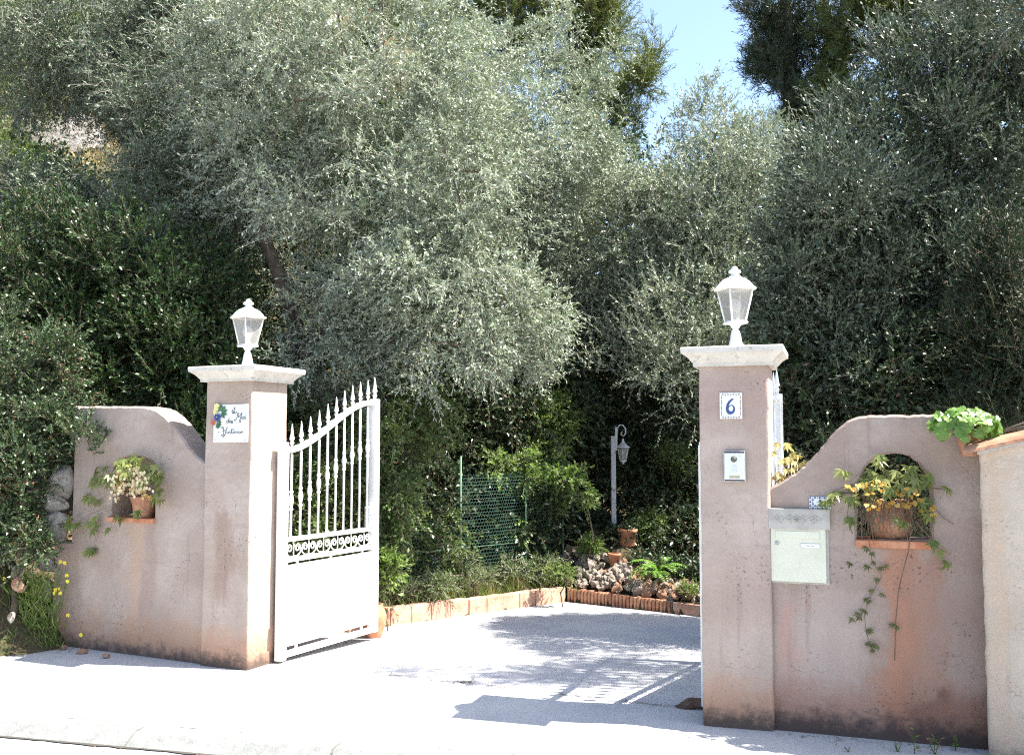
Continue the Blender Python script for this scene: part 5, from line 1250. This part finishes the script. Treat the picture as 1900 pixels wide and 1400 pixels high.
# dark tree masses far up the slope
for k, (px, py, Y, rx, rz, lm) in enumerate([(150, 60, 24, 3.2, 1.5, 'olive_dark'), (330, 330, 20, 1.6, 1.2, 'hedge'), (20, 360, 16.5, 1.0, .7, 'hedge'), (560, 330, 20, 2.6, 1.8, 'hedge'), (-60, 200, 20, 1.6, 1.6, 'hedge'), (850, 420, 19, 3.0, 2.0, 'hedge'), (1150, 430, 18, 2.4, 1.6, 'hedge'), (1420, 520, 17, 2.0, 1.7, 'hedge'), (1750, 480, 16, 2.8, 2.6, 'hedge'), (2050, 400, 15, 2.4, 3.0, 'hedge')]):
    c = at(px, py, Y); gz = terrain_z(c.x, Y)
    names = ['above the hillside clearing', 'right of the hillside clearing', 'below the hillside clearing at the picture edge', 'behind the trunk of the large olive', 'at the top left edge of the slope', 'behind the middle of the large olive', 'between the large olive and the slender olive', 'behind the slender olive', 'behind the big dark evergreen', 'on the slope beyond the tiled wall']
    low = max(gz + .3, 0)
    el = [(tuple(c), (rx, 1.2, rz))]
    if c.z - rz > gz: el.append(((c.x, Y, (c.z + gz) / 2), (rx * .9, 1.0, (c.z - gz) / 2 + .2)))
    tree('holm_oak', 'dark holm oak ' + names[k], 'tree', 200 + k, [Vector((c.x, Y + .2, gz - .2)), Vector((c.x, Y + .2, gz + .6)), Vector((c.x, Y + .2, c.z))], [.14, .12, .05], el, 60 + int(rx * 22), 22, .5, 12, .10, .05, lm, tm='dtwig', group='dark trees on the slope', rr=(.3, .6), nlimb=16, tw=.006, up=.3, keep=clear)

# yellow flowers and weeds at the wall's end
rng = np.random.default_rng(61); f0 = WL.w(lstep.x + .05, -.16, 0)
yf = empty('yellow_daisies', f0, 0, 'tall weeds with yellow daisy flowers against the end of the wall', 'flowers'); Q = []; Rn = []; st = MB()
for (px, py) in [(112, 1042), (120, 1044), (124, 1067), (125, 1078), (103, 1094), (108, 1092), (101, 1100), (112, 1100), (126, 1141), (150, 1177), (8, 1073)]:
    u, z = WL.pix(px, py, -.16); p = np.array(WL.w(u, -.16, z)) - np.array(f0); 
    foot = np.array([p[0] * .75 + rng.normal() * .02, p[1] * .8 + rng.normal() * .02, max(0, z - .45)])
    st = MB(); st.tube([tuple(foot), tuple((foot + p) / 2 + rng.normal(size=3) * .015), tuple(p)], .0018, 4); st.build('stalk', M['green_grass'], yf)
    for k in range(12):
        th = 2 * math.pi * k / 12; d = np.array([[math.cos(th), -.15, math.sin(th)]]); Q.append(leaf_quads(rng, p[None], unit(d), np.array([[.1, -1, .3]]), np.array([rng.uniform(.013, .018)]), np.array([.009]), .15)); Rn.append(rng.random())
    V = np.concatenate(Q); mesh_np('flower_head', V, np.arange(len(V)).reshape(-1, 4), M['yellow'], yf, np.array(Rn)); Q = []; Rn = []
Q = []
for _ in range(1500):
    u = rng.normal() * .14 - .07; z = rng.random() ** 1.2 * .52; p = np.array(WL.w(lstep.x + .02 + u + .25 * max(0, .12 - z), -.08 - .12 * rng.random(), z)) - np.array(f0)
    d = unit(np.array([[rng.normal() * .6, rng.normal() * .5 - .2, .9]])); Q.append(leaf_quads(rng, p[None], d, unit(rng.normal(size=(1, 3)) + np.array([[0, -1, .5]])), np.array([rng.uniform(.04, .12)]), np.array([.007]), .3))
V = np.concatenate(Q); mesh_np('leaves', V, np.arange(len(V)).reshape(-1, 4), M['green_grass'], yf, rng.random(len(V) // 4))

for k, (px, py, r, mm_, lab) in enumerate([(118, 1196, .040, 'rock_red', 'orange broken stone lying nearest the grassy bank'), (160, 1192, .048, 'rock_red', 'flat orange stone at the foot of the wall'), (210, 1194, .034, 'rock_red', 'small orange stone at the foot of the wall under the niche'), (98, 1190, .030, 'rock', 'pale flat stone beside the grassy bank'), (22, 1145, .035, 'rock', 'white stone standing in the dry grass'), (35, 1085, .055, 'rock_red', 'rusty upright stone below the mastic bush')]):
    p = WL.w(*( (lambda q: (q[0], -.10 - .03 * k % .07, .015))(WL.pix(px, py, -.10)))) if k < 4 else at(px, py, 7.42)
    o = empty('loose_stone', p, rnd.uniform(0, 3), lab, 'stone'); q = MB(); q.rock((0, 0, 0), r, 700 + k, 2, sq=(1, .8, .55 if k < 4 else 1.3), rough=.3); q.build('stone_body', M[mm_], o)

# dirt lump beside the foot of the right pillar
q = MB(); c = on_drive(1288, 1312); q.rock((0, 0, 0), 1, 99, 3, sq=(.13, .10, .075), rough=.12, smooth=True)
o = q.build('dirt_lump', noisy('dark_lump', (.12, .08, .06), (.20, .13, .10), 14, .95, .1, 1, .02)); o.location = c; tag(o, 'dark lump of mortar and dirt at the foot of the number 6 pillar', 'dirt lump')

# weeds along the foot of the right wall
rng = np.random.default_rng(71)
for k, (px, py, h, n, lab) in enumerate([(1697, 1398, .12, 14, 'tallest spindly weed at the foot of the arched wall'), (1772, 1392, .08, 10, 'leafy weed near the tiled wall corner'), (1800, 1378, .06, 8, 'small weed in the corner where the two walls meet'), (1665, 1394, .05, 8, 'low weed left of the spindly one'), (1735, 1398, .09, 9, 'thin grassy weed between two leafy ones'), (1575, 1394, .03, 6, 'tiny weed furthest left along the arched wall')]):
    c = on_drive(px, py); c.z = 0; o = empty('weed', c, 0, lab, 'weed', 'weeds at the wall foot'); Q = []; st = MB()
    for s in range(3 if k != 0 else 1):
        tip = np.array([rng.normal() * .015, rng.normal() * .015, h * rng.uniform(.7, 1.05)]); st.tube([(0, 0, -.005), tuple(tip * .5 + rng.normal(size=3) * .004), tuple(tip)], .0018, 4)
        for q_ in range(n):
            t = rng.uniform(.15, 1); d = unit(np.array([[rng.normal(), rng.normal(), .35]])); Q.append(leaf_quads(rng, (tip * t)[None], d, unit(np.array([[0, 0, 1.0]]) + rng.normal(size=(1, 3)) * .3), np.array([h * .30]), np.array([h * .09]), .1))
    V = np.concatenate(Q); mesh_np('leaves', V, np.arange(len(V)).reshape(-1, 4), M['green_grass'] if k != 4 else M['dry'], o, rng.random(len(V) // 4)); st.build('stalk', M['green_grass'], o)
# leaf litter and small stones on the pavement edge
rng = np.random.default_rng(81); n = 760; P = []
for _ in range(n):
    if rng.random() < .42:
        px, py = rng.uniform(720, 1290), rng.uniform(1135, 1300); q = on_drive(px, py); s_ = (q - GATE0).dot(GIN)
        if s_ < .3 or side_of(q, L_start, P_corner) > -.1 or side_of(q, P_corner, R_end) > -.1: q = GATE0 + GDIR * rng.uniform(.3, 2.7) + GIN * .22
        P.append((q.x, q.y, q.z + (.012 if s_ > .3 else .007))); continue
    if rng.random() < .45: u = rng.uniform(.05, 2.9); s = rng.normal() * .03 + .22; p = GATE0 + GDIR * u + GIN * s
    elif rng.random() < .5: p = KF.w(rng.uniform(-.5, 6), -.22 - abs(rng.normal()) * .05, 0); p.z = -.05
    else: p = WR.w(rng.uniform(0, 1), -.03 - abs(rng.normal()) * .06, 0)
    P.append((p.x, p.y, (p.z if p.z < -.01 else 0) + .007))
P = np.array(P); V = leaf_quads(rng, P, unit(rng.normal(size=(n, 3)) * np.array([1, 1, .12])), np.tile([0, 0, 1.0], (n, 1)), rng.uniform(.008, .028, n), rng.uniform(.004, .010, n), 0)
o = mesh_np('leaf_litter', V, np.arange(n * 4).reshape(-1, 4), leaf_mat('litter', (.14, .10, .07), (.28, .20, .12), None, .9, .1, None, 0, 0), None, rng.random(n)); tag(o, 'fallen brown leaves scattered on the ground', None, None, 'stuff')
